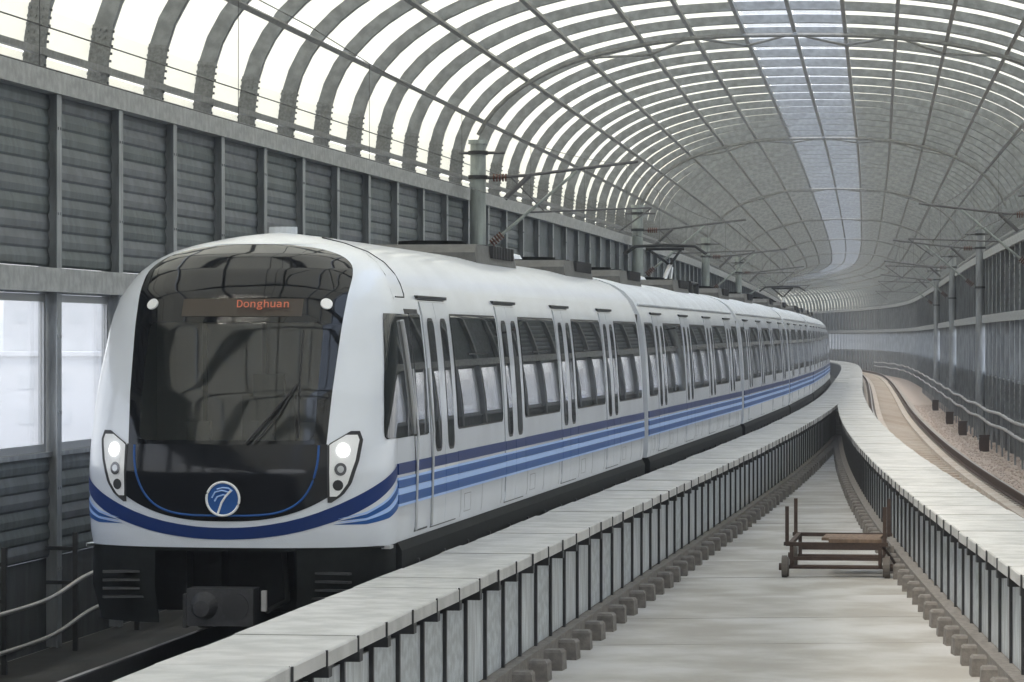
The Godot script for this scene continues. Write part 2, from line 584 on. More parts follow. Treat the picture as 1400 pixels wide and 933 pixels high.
func build_canopy() -> void:
	var c := thing("arched_canopy", "arched steel rib canopy with pale sheets and a bluish ridge skylight", "canopy")
	var secs := []
	for i in range(-24, 182):
		secs.append(section(BAY0 + i * BAY))
	var plate := MB.new()
	plate.box(Vector3(0, 0.36, 0.0), Vector3(0.225, 0.70, 0.03))
	for r in 8:
		for q in [-0.095, -0.03, 0.035, 0.1]:
			plate.box(Vector3(q, 0.07 + r * 0.084, 0.03), Vector3(0.026, 0.026, 0.026))
		plate.box(Vector3(0.117, 0.07 + r * 0.084, -0.05), Vector3(0.028, 0.028, 0.03))
		plate.box(Vector3(-0.117, 0.07 + r * 0.084, -0.05), Vector3(0.028, 0.028, 0.03))
	var plate_m := plate.mesh()
	var cream := MB.new()
	var ridge := MB.new()
	var lone := 0
	for i in secs.size():
		var s: Sec = secs[i]
		var k := i - 24
		# rib: a box section bent to the arch
		var mb := MB.new()
		var bar := []
		var w := s.ahead * 0.09
		for j in 53:
			var t := lerpf(-s.half, s.half, j / 52.0)
			var p0 := arch(s, t, 0.0)
			var p1 := arch(s, t, 0.215)
			p0 = p1.lerp(p0, lerpf(0.70, 1.0, pow(absf(t) / s.half, 1.6)))
			bar.append(PackedVector3Array([p0 - w, p0 + w, p1 + w, p1 - w]))
		mb.bar(bar)
		put("rib", mb.mesh(), M.rib, c)
		if k > -5 and k < 45:
			for sd in [-1.0, 1.0]:
				var p0 := arch(s, sd * s.half, 0.107)
				var up := (arch(s, sd * (s.half - 0.7), 0.107) - p0).normalized()
				put("splice_plate", plate_m, M.bolted, c, Transform3D(Basis(up.cross(-s.ahead), up, -s.ahead), p0 + up * 0.004 - s.ahead * 0.118))
		if i == secs.size() - 1:
			continue
		var e: Sec = secs[i + 1]
		for q in range(-8, 8):
			var t0 := -s.half if q == -8 else purlin_t(s, q)
			var t1 := s.half if q == 7 else purlin_t(s, q + 1)
			var u0 := -e.half if q == -8 else purlin_t(e, q)
			var u1 := e.half if q == 7 else purlin_t(e, q + 1)
			var top := q == -1 or q == 0
			var alone := k >= -4 and k < 17 and q >= -8 and q < 6 and lone < 300
			var m := MB.new() if alone else (ridge if top else cream)
			var rows := []
			for j in 4:
				var f := lerpf(0.008, 0.992, j / 3.0)
				var a0 := arch(s, lerpf(t0, t1, f), 0.220)
				var a1 := arch(e, lerpf(u0, u1, f), 0.220)
				var b0 := arch(s, lerpf(t0, t1, f), 0.232)
				var b1 := arch(e, lerpf(u0, u1, f), 0.232)
				rows.append(PackedVector3Array([a0.lerp(a1, 0.006), a0.lerp(a1, 0.994), b0.lerp(b1, 0.994), b0.lerp(b1, 0.006)]))
			m.bar(rows)
			if alone:
				put("roof_sheet", m.mesh(), M.ridge_sheet if top else M.cream_sheet, c)
				lone += 1
	stuff(put("roof_sheet", cream.mesh(), M.cream_sheet, c))
	stuff(put("ridge_sheet", ridge.mesh(), M.ridge_sheet, c))
	for q in range(-7, 8):
		var mb := MB.new()
		var bar := []
		for s: Sec in secs:
			var t := purlin_t(s, q)
			var n: Vector3 = (arch(s, t, 1.0) - arch(s, t, 0.0)).normalized()
			var p := arch(s, t, 0.062 * (1.0 - pow(absf(t) / s.half, 1.6)) - 0.005)
			var tg := n.cross(s.ahead).normalized()
			bar.append(PackedVector3Array([p - tg * 0.035, p + tg * 0.035, p + tg * 0.035 - n * 0.075, p - tg * 0.035 - n * 0.075]))
		mb.bar(bar)
		put("purlin", mb.mesh(), M.purlin, c)
	# sway bracing: a hoop of tube hung under the ribs every sixteen bays, with zigzag struts
	for i in range(9, secs.size() - 1, 13):
		var s: Sec = secs[i]
		var e: Sec = secs[i + 1]
		var mb := MB.new()
		var hoop := []
		for j in 41:
			hoop.append(arch(s, lerpf(-s.half * 0.86, s.half * 0.86, j / 40.0), -0.16))
		mb.tube(hoop, 0.045, 6)
		put("bracing_hoop", mb.mesh(), M.purlin, c)
		for q in range(-4, 4):
			var z := MB.new()
			var a := arch(s, purlin_t(s, q), -0.13)
			var b := arch(e, purlin_t(e, q + 1), -0.13)
			if posmod(q, 2) == 1:
				a = arch(e, purlin_t(e, q), -0.13)
				b = arch(s, purlin_t(s, q + 1), -0.13)
			z.tube([a, b], 0.03, 6)
			put("brace", z.mesh(), M.purlin, c)
	# earth wire strung along the ribs of the left side
	var wire := MB.new()
	var line := []
	for s: Sec in secs:
		line.append(s.l + Vector3(0, 6.02, 0) + s.across * 0.2)
	wire.tube(line, 0.009, 5)
	tag(put("earth_wire", wire.mesh(), M.wire, self), "thin wire strung along the rib feet above the left barrier", "wire")

# ------------------------------------------------------------------ walkways beside the gap
func walkway(side: int) -> void:
	var left := side < 0
	var t := path_l if left else path_r
	var w := thing("cable_walkway", "concrete lidded walkway running beside the train, ribbed panels below" if left else "concrete lidded walkway beside the rusty track, ribbed panels facing the cart", "walkway")
	var inner := 1.55 if left else -1.15
	var outer := 2.43 if left else -2.08
	var pitch := 1.08
	var lids := ["lid_a", "lid_a", "lid_c", "lid_b"]
	var sgn := 1.0 if left else -1.0
	var panel := MB.new()
	panel.box(Vector3(0, 0.38, 0), Vector3(1.02, 0.76, 0.03))
	var panel_m := panel.mesh()
	var post := MB.new()
	post.box(Vector3(0, 0.46, 0), Vector3(0.05, 0.95, 0.07))
	post.box(Vector3(0.05, 0.885, -0.06 * sgn), Vector3(0.12, 0.09, 0.2))
	var post_m := post.mesh()
	var block := MB.new()
	var bp := [[-0.13, -0.14, 0.0], [0.13, -0.14, 0.0], [0.13, 0.14, 0.0], [-0.13, 0.14, 0.0]]
	var b0 := PackedVector3Array()
	var b1 := PackedVector3Array()
	var b2 := PackedVector3Array()
	for p in bp:
		b0.append(Vector3(p[0], 0, p[1]))
		b1.append(Vector3(p[0] * 0.95, 0.19, p[1] * 0.95))
		b2.append(Vector3(p[0] * 0.8, 0.215, p[1] * 0.8))
	block.bar([b0, b1, b2])
	var block_m := block.mesh()
	var far := MB.new()
	for i in 350:
		var d := 8.0 + i * pitch
		var d1 := d + pitch - 0.012
		var mb := MB.new() if d < 190.0 else far
		var lift := rng.randf_range(-0.006, 0.006)
		var top := []
		for dd in [d, d1]:
			var a := on(t, dd, inner + rng.randf_range(-0.012, 0.012), 0.75 + lift)
			var room := sample(path_r, dd) - 1.15 - sample(path_l, dd) - 1.55
			var o := outer
			if room * 0.5 < absf(outer - inner):
				o = inner + sgn * (room * 0.5 - 0.004)
			var b := on(t, dd, o + rng.randf_range(-0.008, 0.008) * (1.0 if o == outer else 0.0), 0.75 + lift)
			top.append([a, b])
		var dn := Vector3(0, -0.105, 0)
		var bev := Vector3(0, -0.012, 0)
		var s := []
		for e in top:
			var ins: Vector3 = (e[1] - e[0]).normalized() * 0.012
			s.append(PackedVector3Array([e[0] + dn, e[1] + dn, e[1] + bev, e[1] - ins, e[0] + ins, e[0] + bev]))
		mb.bar(s)
		if d < 190.0:
			put("lid_slab", mb.mesh(), M[lids[rng.randi() % 4]], w)
	stuff(put("lid_slab", far.mesh(), M.lid_a, w))
	var clip := MB.new()
	clip.box(Vector3(0, 0.0, 0), Vector3(0.014, 0.115, 0.02))
	var clip_m := clip.mesh()
	for i in 88:
		var d := 8.0 + i * pitch - 0.006
		put("joint_clip", clip_m, M.dark_steel, w, Transform3D(along(t, d), on(t, d, outer + 0.006 * sgn, 0.694)))
	var face := 2.24 if left else -1.90
	for i in 92:
		var d := 8.3 + i * pitch
		if sample(path_r, d) - 2.08 - sample(path_l, d) - 2.43 < -0.35:
			break
		var bs := along(t, d)
		var turn := Basis(bs.z, Vector3.UP, -bs.x) if left else Basis(bs.z, Vector3.UP, -bs.x)
		var tone := "panel_a" if rng.randf() < 0.6 else "panel_b"
		put("panel", panel_m, M[tone], w, Transform3D(turn, on(t, d + pitch * 0.5, face, -0.24 + rng.randf_range(-0.006, 0.006))))
		put("post", post_m, M.dark_steel, w, Transform3D(turn, on(t, d, face + 0.008 * sgn, -0.29)))
		put("foot_block", block_m, M.block, w, Transform3D(turn * Basis(Vector3.UP, rng.randf_range(-0.08, 0.08)), on(t, d + 0.05, face + 0.17 * sgn, DECK)))
	var curb := MB.new()
	run_bar(curb, t, rect(face - 0.16, face + 0.12, DECK - 0.02, -0.25), 7.0, 103.0)
	put("footing", curb.mesh(), M.block, w)
	var back := MB.new()
	run_bar(back, t, rect(inner + 0.05 * sgn, inner + 0.17 * sgn, DECK - 0.02, 0.64), 7.0, 380.0)
	put("back_wall", back.mesh(), M.parapet, w)

# ------------------------------------------------------------------ tracks
func track(t: Line, label: String, bed: String, steel: String) -> void:
	var w := thing("railway_track", label, "track")
	for sd in [-1.0, 1.0]:
		var c: float = sd * 0.752
		var mb := MB.new()
		run_bar(mb, t, rect(c - 0.07, c + 0.07, -0.172, -0.155), -50, 470, 2.0)
		run_bar(mb, t, rect(c - 0.012, c + 0.012, -0.155, -0.035), -50, 470, 2.0)
		run_bar(mb, t, [[c - 0.036, -0.04], [c + 0.036, -0.04], [c + 0.036, -0.008], [c + 0.026, -0.002], [c - 0.026, -0.002], [c - 0.036, -0.008]], -50, 470, 2.0)
		var r := put("rail", mb.mesh(), M[steel], w)
		var tp := MB.new()
		run_bar(tp, t, rect(c - 0.02, c + 0.02, -0.002, 0.001), -50, 470, 2.0)
		put("running_surface", tp.mesh(), M.rail_top, r)
		var clips := MB.new()
		for i in 330:
			var d := 25.0 + i * 0.6
			var bs := along(t, d)
			clips.box(on(t, d, c, -0.187), Vector3(0.26, 0.014, 0.13), bs)
		stuff(put("rail_clip", clips.mesh(), M.block, w))
	for i in 90:
		var d := -40.0 + i * 5.6
		var mb := MB.new()
		for sd in [-1.0, 1.0]:
			run_bar(mb, t, [[sd * 0.752 - 0.36, DECK - 0.02], [sd * 0.752 + 0.36, DECK - 0.02], [sd * 0.752 + 0.33, -0.194], [sd * 0.752 - 0.33, -0.194]], d, d + 5.52, 1.9)
		run_bar(mb, t, rect(-0.40, 0.40, DECK - 0.02, -0.33), d, d + 5.52, 1.9)
		for q in 4:
			run_bar(mb, t, rect(-0.41, 0.41, DECK, -0.26), d + 0.5 + q * 1.4, d + 0.75 + q * 1.4)
		put("track_slab", mb.mesh(), M[bed], w)

# ------------------------------------------------------------------ overhead line
func catenary_mast(t: Line, d: float, side: float, label: String) -> void:
	var base := on(t, d, side * (2.72 if side < 0 else 2.62), DECK)
	var w := thing("catenary_mast", label, "mast", base, "overhead line masts")
	w.basis = along(t, d)
	var inn := Vector3(-side, 0, 0)     # towards the track
	var reach := 2.72 if side < 0 else 2.62
	var o := Vector3(0, -DECK, 0)
	var p := MB.new()
	p.tube([Vector3(0, 0.02, 0), Vector3(0, 6.9, 0)], 0.165, 16, 0.145)
	put("pole", p.mesh(), M.mast if side < 0 else M.post, w)
	var f := MB.new()
	f.box(Vector3(0, 0.025, 0), Vector3(0.5, 0.05, 0.5))
	put("base_plate", f.mesh(), M.dark_steel, w)
	for h in [4.95, 6.25, 6.70, 6.90]:
		var cl := MB.new()
		cl.disc(Vector3(0, h, 0), 0.185, Vector3.UP, 0.07)
		put("collar", cl.mesh(), M.mast if h > 6.8 else M.dark_steel, w)
	var u := MB.new()
	u.tube([o + inn * 0.16 + Vector3(0, 5.74, 0), o + inn * 0.9 + Vector3(0, 5.78, 0), o + inn * (reach + 0.25) + Vector3(0, 6.02, 0)], 0.03, 8)
	put("top_tube", u.mesh(), M.arm_steel, w)
	var s := MB.new()
	s.tube([o + inn * 0.16 + Vector3(0, 4.45, 0), o + inn * 1.85 + Vector3(0, 5.86, 0)], 0.03, 8)
	put("bracket_strut", s.mesh(), M.mast, w)
	var g := MB.new()
	g.tube([o + inn * 0.95 + Vector3(0, 5.1, 0), o + inn * (reach + 0.5) + Vector3(0, 5.17, 0)], 0.018, 8)
	g.tube([o + inn * (reach + 0.5) + Vector3(0, 5.17, 0), o + inn * (reach - 0.1) + Vector3(0, 4.74, 0)], 0.016, 6)
	g.tube([o + inn * 0.6 + Vector3(0, 5.76, 0), o + inn * 1.25 + Vector3(0, 5.1, 0)], 0.016, 6)
	put("registration_arm", g.mesh(), M.arm_steel, w)
	var x := MB.new()
	x.tube([o + Vector3(0, 6.2, 0) - inn * 0.35, o + Vector3(0, 6.2, 0) + inn * 0.5], 0.03, 6)
	x.tube([o + inn * 0.5 + Vector3(0, 5.35, 0), o + inn * 0.95 + Vector3(0, 5.77, 0)], 0.05, 6)
	put("cross_arm", x.mesh(), M.arm_steel, w)
	for h in [5.74, 4.45]:
		var i := MB.new()
		for k in 5:
			var dirn := inn if h > 5.0 else (inn * 1.69 + Vector3(0, 1.41, 0)).normalized()
			i.disc(o + inn * 0.16 + Vector3(0, h, 0) + dirn * (0.14 + 0.055 * k), 0.075, dirn, 0.03, 10)
		put("insulator", i.mesh(), M.insulator, w)

func overhead() -> void:
	var words_l := ["beside the roof of the lead carriage", "beside the front pantograph", "beyond the front pantograph", "in the haze beyond the train"]
	var ds := [61.0, 91.0, 121.0, 151.0]
	for i in 4:
		catenary_mast(path_l, ds[i], -1.0, ["nearest", "second nearest", "third", "farthest"][i] + " overhead line mast along the left barrier, " + words_l[i])
	var dr := [80.0, 110.0, 140.0, 170.0]
	for i in 4:
		catenary_mast(path_r, dr[i], 1.0, ["nearest, its arm reaching in from the right edge", "second nearest", "third", "farthest"][i] + ", overhead line mast of the right barrier")
	for e in [[path_l, "above the train", 61.0, 30.0], [path_r, "above the rusty empty track", 80.0, 30.0]]:
		var t: Line = e[0]
		var c := MB.new()
		var m := MB.new()
		var hang := []
		var lc := []
		var lm := []
		for i in 90:
			var d := -20.0 + i * 3.125
			var q := fposmod((d - e[2]) / e[3], 1.0)
			var sag := 5.98 - 0.35 * 4.0 * q * (1.0 - q)
			lc.append(on(t, d, 0.0, 4.73))
			lm.append(on(t, d, 0.0, sag))
			if i % 2 == 0:
				var h := MB.new()
				h.tube([on(t, d, 0.0, 4.73), on(t, d, 0.0, sag)], 0.003, 4)
				hang.append(h)
		c.tube(lc, 0.006, 5)
		m.tube(lm, 0.006, 5)
		var w := thing("overhead_wire", "overhead contact and carrier wires strung " + e[1], "wire")
		put("contact_wire", c.mesh(), M.wire, w)
		put("carrier_wire", m.mesh(), M.wire, w)
		for h: MB in hang:
			put("dropper", h.mesh(), M.wire, w)

# ------------------------------------------------------------------ train
# half width of the body at height h
const BODY := [[0.93, 1.385], [1.05, 1.405], [1.3, 1.412], [1.7, 1.408], [2.1, 1.392], [2.5, 1.365], [2.8, 1.335], [3.0, 1.308], [3.15, 1.272], [3.27, 1.215], [3.38, 1.155], [3.5, 1.04], [3.6, 0.885], [3.68, 0.67], [3.74, 0.44], [3.78, 0.21], [3.795, 0.0]]
const RAKE_H := [0.93, 1.6, 1.83, 2.3, 2.9, 3.2, 3.4, 3.55, 3.66, 3.74, 3.78, 3.795]
const RAKE := [0.05, 0.0, 0.03, 0.16, 0.42, 0.60, 0.80, 1.02, 1.32, 1.75, 2.1, 2.4]
const NOSE := 0.85

func half_w(h: float) -> float:
	for i in BODY.size() - 1:
		if h <= BODY[i + 1][0]:
			return lerpf(BODY[i][1], BODY[i + 1][1], clampf((h - BODY[i][0]) / (BODY[i + 1][0] - BODY[i][0]), 0.0, 1.0))
	return 0.0

func rake(h: float) -> float:
	return look(RAKE_H, RAKE, h)

# the nose: f in radians from -90 (left side) to 90 degrees (right side)
func nose(f: float, h: float, off := 0.0) -> Vector3:
	var p := nose0(f, h)
	if off != 0.0:
		var e := 0.01
		var du := nose0(f + e, h) - nose0(f - e, h)
		var dv := nose0(f, h + 0.01) - nose0(f, h - 0.01)
		var m := du.cross(dv).normalized()
		if m.dot(p - Vector3(0, h - 0.3, -2.5)) < 0.0:
			m = -m
		p += m * off
	return p

func nose0(f: float, h: float) -> Vector3:
	var ex := 2.0 / 2.5
	var a := half_w(h) * signf(f) * pow(absf(sin(f)), ex)
	return Vector3(a, h, -(rake(h) + NOSE * (1.0 - pow(maxf(cos(f), 0.0), ex))))

func f_of(a: float, h: float) -> float:      # the angle at half width a
	var r := clampf(absf(a) / maxf(half_w(h), 1e-4), 0.0, 1.0)
	return signf(a) * asin(pow(r, 1.25))

var arc_tab := PackedFloat32Array()
func f_at(u: float) -> float:      # the angle at arc length u from the middle, taken at h = 1.4
	if arc_tab.is_empty():
		var len := 0.0
		var last := nose0(0.0, 1.4)
		for i in 201:
			var p := nose0(PI * 0.5 * i / 200.0, 1.4)
			len += p.distance_to(last)
			last = p
			arc_tab.append(len)
	var x := absf(u)
	for i in 200:
		if x <= arc_tab[i + 1]:
			return signf(u) * PI * 0.5 * (i + (x - arc_tab[i]) / (arc_tab[i + 1] - arc_tab[i])) / 200.0
	return signf(u) * PI * 0.5

func away(p: Vector3) -> Vector3:
	return (p - Vector3(0, 1.9, -3.0)) * Vector3(1, 1, 1)

# a patch on the nose: rows of heights, each from angle lo(h) to hi(h)
func nose_patch(hs: Array, lo: Callable, hi: Callable, off: float, cols := 12) -> ArrayMesh:
	var mb := MB.new()
	var rows := []
	for h in hs:
		var row := []
		for j in cols + 1:
			row.append(nose(lerpf(lo.call(h), hi.call(h), float(j) / cols), h, off))
		rows.append(row)
	mb.sheet(rows, away)
	return mb.mesh()

# a band along the nose from arc length u0 to u1; mid and width given as tables
func nose_band(u0: float, u1: float, ks: Array, mids: Array, widths: Array, off: float, flip := 1.0) -> ArrayMesh:
	var mb := MB.new()
	var rows := [[], [], [], []]
	for i in 41:
		var u := lerpf(u0, u1, i / 40.0)
		var m := look(ks, mids, u)
		var w := look(ks, widths, u)
		for j in 4:
			rows[j].append(nose(f_at(u) * flip, m + w * (j / 3.0 - 0.5), off))
	mb.sheet(rows, away)
	return mb.mesh()

func nose_disc(u: float, h: float, r: float, off: float, flip: float) -> ArrayMesh:
	var mb := MB.new()
	var rows := []
	for i in 9:
		var q := -cos(PI * i / 8.0)
		var half := r * sqrt(maxf(0.0, 1.0 - q * q))
		var row := []
		for j in 9:
			row.append(nose(f_at(u + half * (j / 4.0 - 1.0)) * flip, h + q * r, off))
		rows.append(row)
	mb.sheet(rows, away)
	return mb.mesh()

# a plate on the right flank, from s0 to s1 and h0 to h1, with rounded corners, standing off the body
func flank(s0: float, s1: float, h0: float, h1: float, off: float, rad := 0.0, lean := 0.0) -> MB:
	var mb := MB.new()
	var hs := []
	var n := maxi(4, int((h1 - h0) / 0.14))
	for i in n + 1:
		hs.append(lerpf(h0 + rad, h1 - rad, float(i) / n))
	if rad > 0.0:
		for k in 4:
			var q := rad * (1.0 - cos(PI * 0.5 * (k + 1) / 4.0))
			hs.push_front(h0 + rad - rad * sin(PI * 0.5 * (k + 1) / 4.0))
			hs.push_back(h1 - rad + rad * sin(PI * 0.5 * (k + 1) / 4.0))
			q = q
	var rows := []
	for h in hs:
		var cut := 0.0
		if rad > 0.0:
			var y: float = maxf(h0 + rad - h, h - (h1 - rad))
			if y > 0.0:
				cut = rad - sqrt(maxf(0.0, rad * rad - y * y))
		var sh: float = lean * (h - h0)
		rows.append([Vector3(half_w(h) + off, h, -(s0 + cut + sh)), Vector3(half_w(h) + off, h, -(s1 - cut))])
	mb.sheet(rows, func(_p): return Vector3.RIGHT)
	for i in rows.size() - 1:
		for e in 2:
			var p: Vector3 = rows[i][e]
			var q: Vector3 = rows[i + 1][e]
			var b := Vector3(off + 0.004, 0, 0)
			mb.quad(p, q, q - b, p - b, Vector3(0, 0, 1.0 if e == 0 else -1.0))
	for e in [0, rows.size() - 1]:
		var b := Vector3(off + 0.004, 0, 0)
		mb.quad(rows[e][0], rows[e][1], rows[e][1] - b, rows[e][0] - b, Vector3(0, -1.0 if e == 0 else 1.0, 0))
	return mb

func carriage(index: int, label: String) -> void:
	var lead := index == 0
	var starts := [29.4, 51.75, 71.9, 91.9, 111.9, 131.9]
	var length := 21.9 if lead else 19.55
	var d0: float = starts[index]
	var a := on(path_l, d0, 0, 0)
	var slp := slope(path_l, d0 + length * 0.5)
	var b := on(path_l, d0 + length / sqrt(1.0 + slp * slp), 0, 0)
	var car := thing("metro_carriage", label, "train carriage", a, "carriages of the metro train")
	var dir := (b - a).normalized()
	car.basis = Basis(Vector3.UP, -atan2(dir.x, -dir.z))
	# body shell: one loft, from the nose or the flat end to the rear end
	var hs := []
	for p in BODY:
		hs.append(p[0])
	var shell := MB.new()
	var rows := []
	for h in hs:
		rows.append([])
	var s_front := func(h: float) -> float: return rake(h) + NOSE if lead else 0.0
	for sd in [1.0, -1.0]:
		var side_rows := []
		for h in hs:
			var row := []
			for j in 9:
				row.append(Vector3(sd * half_w(h), h, -lerpf(s_front.call(h), length, j / 8.0)))
			side_rows.append(row)
		var low := side_rows.slice(0, 10)
		shell.sheet(low, func(_p): return Vector3(sd, 0, 0))
		var high := side_rows.slice(9)
		var up := MB.new()
		up.sheet(high, func(_p): return Vector3(sd * 0.4, 1, 0))
		put("roof", up.mesh(), M.roof_paint if not lead else M.white_paint, car)
	# rear and front ends
	for e in [length, -1.0 if lead else 0.0]:
		if e < 0.0:
			continue
		for i in hs.size() - 1:
			shell.quad(Vector3(-half_w(hs[i]), hs[i], -e), Vector3(half_w(hs[i]), hs[i], -e), Vector3(half_w(hs[i + 1]), hs[i + 1], -e), Vector3(-half_w(hs[i + 1]), hs[i + 1], -e), Vector3(0, 0, -1.0 if e > 0.0 else 1.0))
	shell.box(Vector3(0, 0.95, -(length + (1.0 if lead else 0.0)) * 0.5), Vector3(2.7, 0.03, length - (1.2 if lead else 0.1)))
	put("body_shell", shell.mesh(), M.white_paint, car)
	# flank: doors, windows, stripes
	var doors := [3.45, 8.25, 13.05, 17.85] if lead else [2.45, 7.35, 12.22, 17.1]
	var cuts := []
	for d: float in doors:
		var seal := flank(d - 0.76, d + 0.76, 0.97, 3.16, 0.002)
		put("door_seal", seal.mesh(), M.seal, car)
		for lf in [-1.0, 1.0]:
			var c: float = d + lf * 0.375
			var leaf := put("door_leaf", flank(c - 0.367, c + 0.367, 0.985, 3.135, 0.012).mesh(), M.white_paint, car)
			put("window", flank(c - 0.17, c + 0.17, 1.72, 2.95, 0.016, 0.09).mesh(), M.window_glass, leaf)
			put("window_seal", flank(c - 0.20, c + 0.20, 1.69, 2.98, 0.0135, 0.11).mesh(), M.seal, leaf)
		var hd := MB.new()
		hd.span(Vector3(half_w(3.16) - 0.02, 3.165, -(d - 0.84)), Vector3(half_w(3.16) + 0.022, 3.195, -(d + 0.84)))
		put("drip_strip", hd.mesh(), M.dark_steel, car)
		cuts.append_array([d - 0.76, d, d + 0.76])
	var gaps := []
	for i in 5:
		var w0: float = doors[i - 1] + 0.88 if i > 0 else 0.35
		var w1: float = doors[i] - 0.88 if i < 4 else length - 0.2
		if lead and i == 0:
			continue
		gaps.append([w0, w1])
	for g in gaps:
		put("window_seal", flank(g[0] - 0.02, g[1] + 0.02, 1.87, 3.03, 0.003, 0.07).mesh(), M.seal, car)
		put("window", flank(g[0], g[1], 1.89, 3.01, 0.009, 0.06).mesh(), M.window_glass, car)
		if g[1] - g[0] > 2.0 and index < 3:
			var bar := MB.new()
			bar.span(Vector3(half_w(2.62) + 0.006, 2.615, -(g[0] + 0.9)), Vector3(half_w(2.62) + 0.013, 2.63, -(g[1] - 0.9)))
			put("vent_bar", bar.mesh(), M.seal, car)
	for g in gaps:
		if index < 2:
			for s in [g[0] + 0.12, (g[0] + g[1]) * 0.5, g[1] - 0.12]:
				put("panel_seam", flank(s, s + 0.007, 0.98, 1.26, 0.002).mesh(), M.seam, car)
			var hx: float = g[0] + 0.35
			for e in [[hx, hx + 0.42, 1.02, 1.027], [hx, hx + 0.42, 1.20, 1.207], [hx, hx + 0.007, 1.027, 1.20], [hx + 0.413, hx + 0.42, 1.027, 1.20]]:
				put("hatch_edge", flank(e[0], e[1], e[2], e[3], 0.002).mesh(), M.seam, car)
	var s_start := NOSE if lead else 0.0
	for st in [["navy", 1.55, 1.65], ["light_blue", 1.50, 1.522], ["blue", 1.43, 1.50], ["light_blue", 1.368, 1.425], ["blue", 1.285, 1.368], ["light_blue", 1.262, 1.285]]:
		var mb := MB.new()
		var marks := [s_start]
		marks.append_array(cuts)
		marks.append(length)
		for i in marks.size() - 1:
			var f := flank(marks[i] + 0.008, marks[i + 1] - 0.008, st[1], st[2], 0.016)
			var k := mb.v.size()
			mb.v.append_array(f.v)
			mb.n.append_array(f.n)
			for q in f.ix:
				mb.ix.append(q + k)
		put("stripe", mb.mesh(), M[st[0]], car)
	# lower sill and equipment under the floor
	var s0 := 0.95 if lead else 0.05
	for sd in [-1.0, 1.0]:
		var sk := MB.new()
		var secs := []
		for s in [s0, length - 0.05]:
			var q := PackedVector3Array()
			for p in [[1.30, 0.955], [1.40, 0.93], [1.435, 0.86], [1.435, 0.70], [1.40, 0.60], [1.30, 0.55], [1.15, 0.55], [1.15, 0.955]]:
				q.append(Vector3(sd * p[0], p[1], -s))
			secs.append(q)
		sk.bar(secs)
		put("side_sill", sk.mesh(), M.skirt, car)
	var under := MB.new()
	under.span(Vector3(-1.2, 0.38, -5.2), Vector3(1.2, 0.94, -(length - 5.2)))
	put("underfloor_box", under.mesh(), M.skirt, car)
	for i in 14:
		var lug := MB.new()
		var s := s0 + 0.8 + i * (length - 1.6) / 14.0
		lug.span(Vector3(1.43, 0.66, -s), Vector3(1.455, 0.74, -(s + 0.05)))
		put("lug", lug.mesh(), M.coupler, car)
	for bs in [3.6, length - 3.2]:
		var bg := MB.new()
		bg.span(Vector3(-1.0, 0.35, -(bs - 1.5)), Vector3(1.0, 0.62, -(bs + 1.5)))
		var bo := put("bogie", bg.mesh(), M.skirt, car)
		for ws in [-1.1, 1.1]:
			for sd in [-0.752, 0.752]:
				var wh := MB.new()
				wh.disc(Vector3(sd, 0.421, -(bs + ws)), 0.42, Vector3.RIGHT, 0.11, 24)
				put("wheel", wh.mesh(), M.coupler, bo)
	# bellows to the next carriage
	if index < 5:
		var be := MB.new()
		for i in 7:
			be.box(Vector3(0, 2.05, -(length + 0.03 + i * 0.085)), Vector3(2.35 if i % 2 else 2.5, 2.2, 0.07))
		put("gangway_bellows", be.mesh(), M.seal, car)
	# roof units
	for us in ([11.8, 19.9] if lead else [4.4, 13.6]):
		var ac := MB.new()
		var secs := []
		for p in [[us - 1.7, 0.0], [us - 1.55, 0.10], [us + 1.4, 0.10], [us + 1.55, 0.0]]:
			var q := PackedVector3Array()
			for w in [[-0.72, 3.5], [0.72, 3.5], [0.66, 3.80 + p[1]], [-0.66, 3.80 + p[1]]]:
				q.append(Vector3(w[0], w[1], -p[0]))
			secs.append(q)
		ac.bar(secs)
		var unit := put("air_conditioner", ac.mesh(), M.roof_unit, car)
		var lv := MB.new()
		for k in 14:
			lv.box(Vector3(0.69, 3.83, -(us - 0.6 + k * 0.13)), Vector3(0.05, 0.15, 0.05))
		put("grille", lv.mesh(), M.seal, unit)
		for k in [-1, 1]:
			var fan := MB.new()
			fan.disc(Vector3(0, 3.93, -(us + k * 0.8)), 0.42, Vector3.UP, 0.05, 20)
			put("fan_cover", fan.mesh(), M.skirt, unit)
	for vs in ([16.0] if lead else [6.7, 9.7]):
		var dome := MB.new()
		dome.disc(Vector3(0.1, 3.81, -vs), 0.16, Vector3.UP, 0.1, 14)
		var r0 := PackedVector3Array()
		var r1 := PackedVector3Array()
		var r2 := PackedVector3Array()
		for k in 20:
			var e := Vector3(cos(TAU * k / 20), 0, sin(TAU * k / 20))
			r0.append(Vector3(0.1, 3.86, -vs) + e * 0.28)
			r1.append(Vector3(0.1, 3.91, -vs) + e * 0.25)
			r2.append(Vector3(0.1, 3.95, -vs) + e * 0.10)
		dome.bar([r0, r1, r2])
		put("vent_dome", dome.mesh(), M.white_paint, car)
	if index == 1 or index == 4:
		pantograph(car, 17.6 if index == 1 else 12.6)
	if lead:
		cab(car)
	else:
		for h in [3.30]:
			var g := MB.new()
			g.span(Vector3(half_w(h), h, -0.3), Vector3(half_w(h) + 0.03, h + 0.025, -(length - 0.3)))
			put("gutter", g.mesh(), M.roof_paint, car)

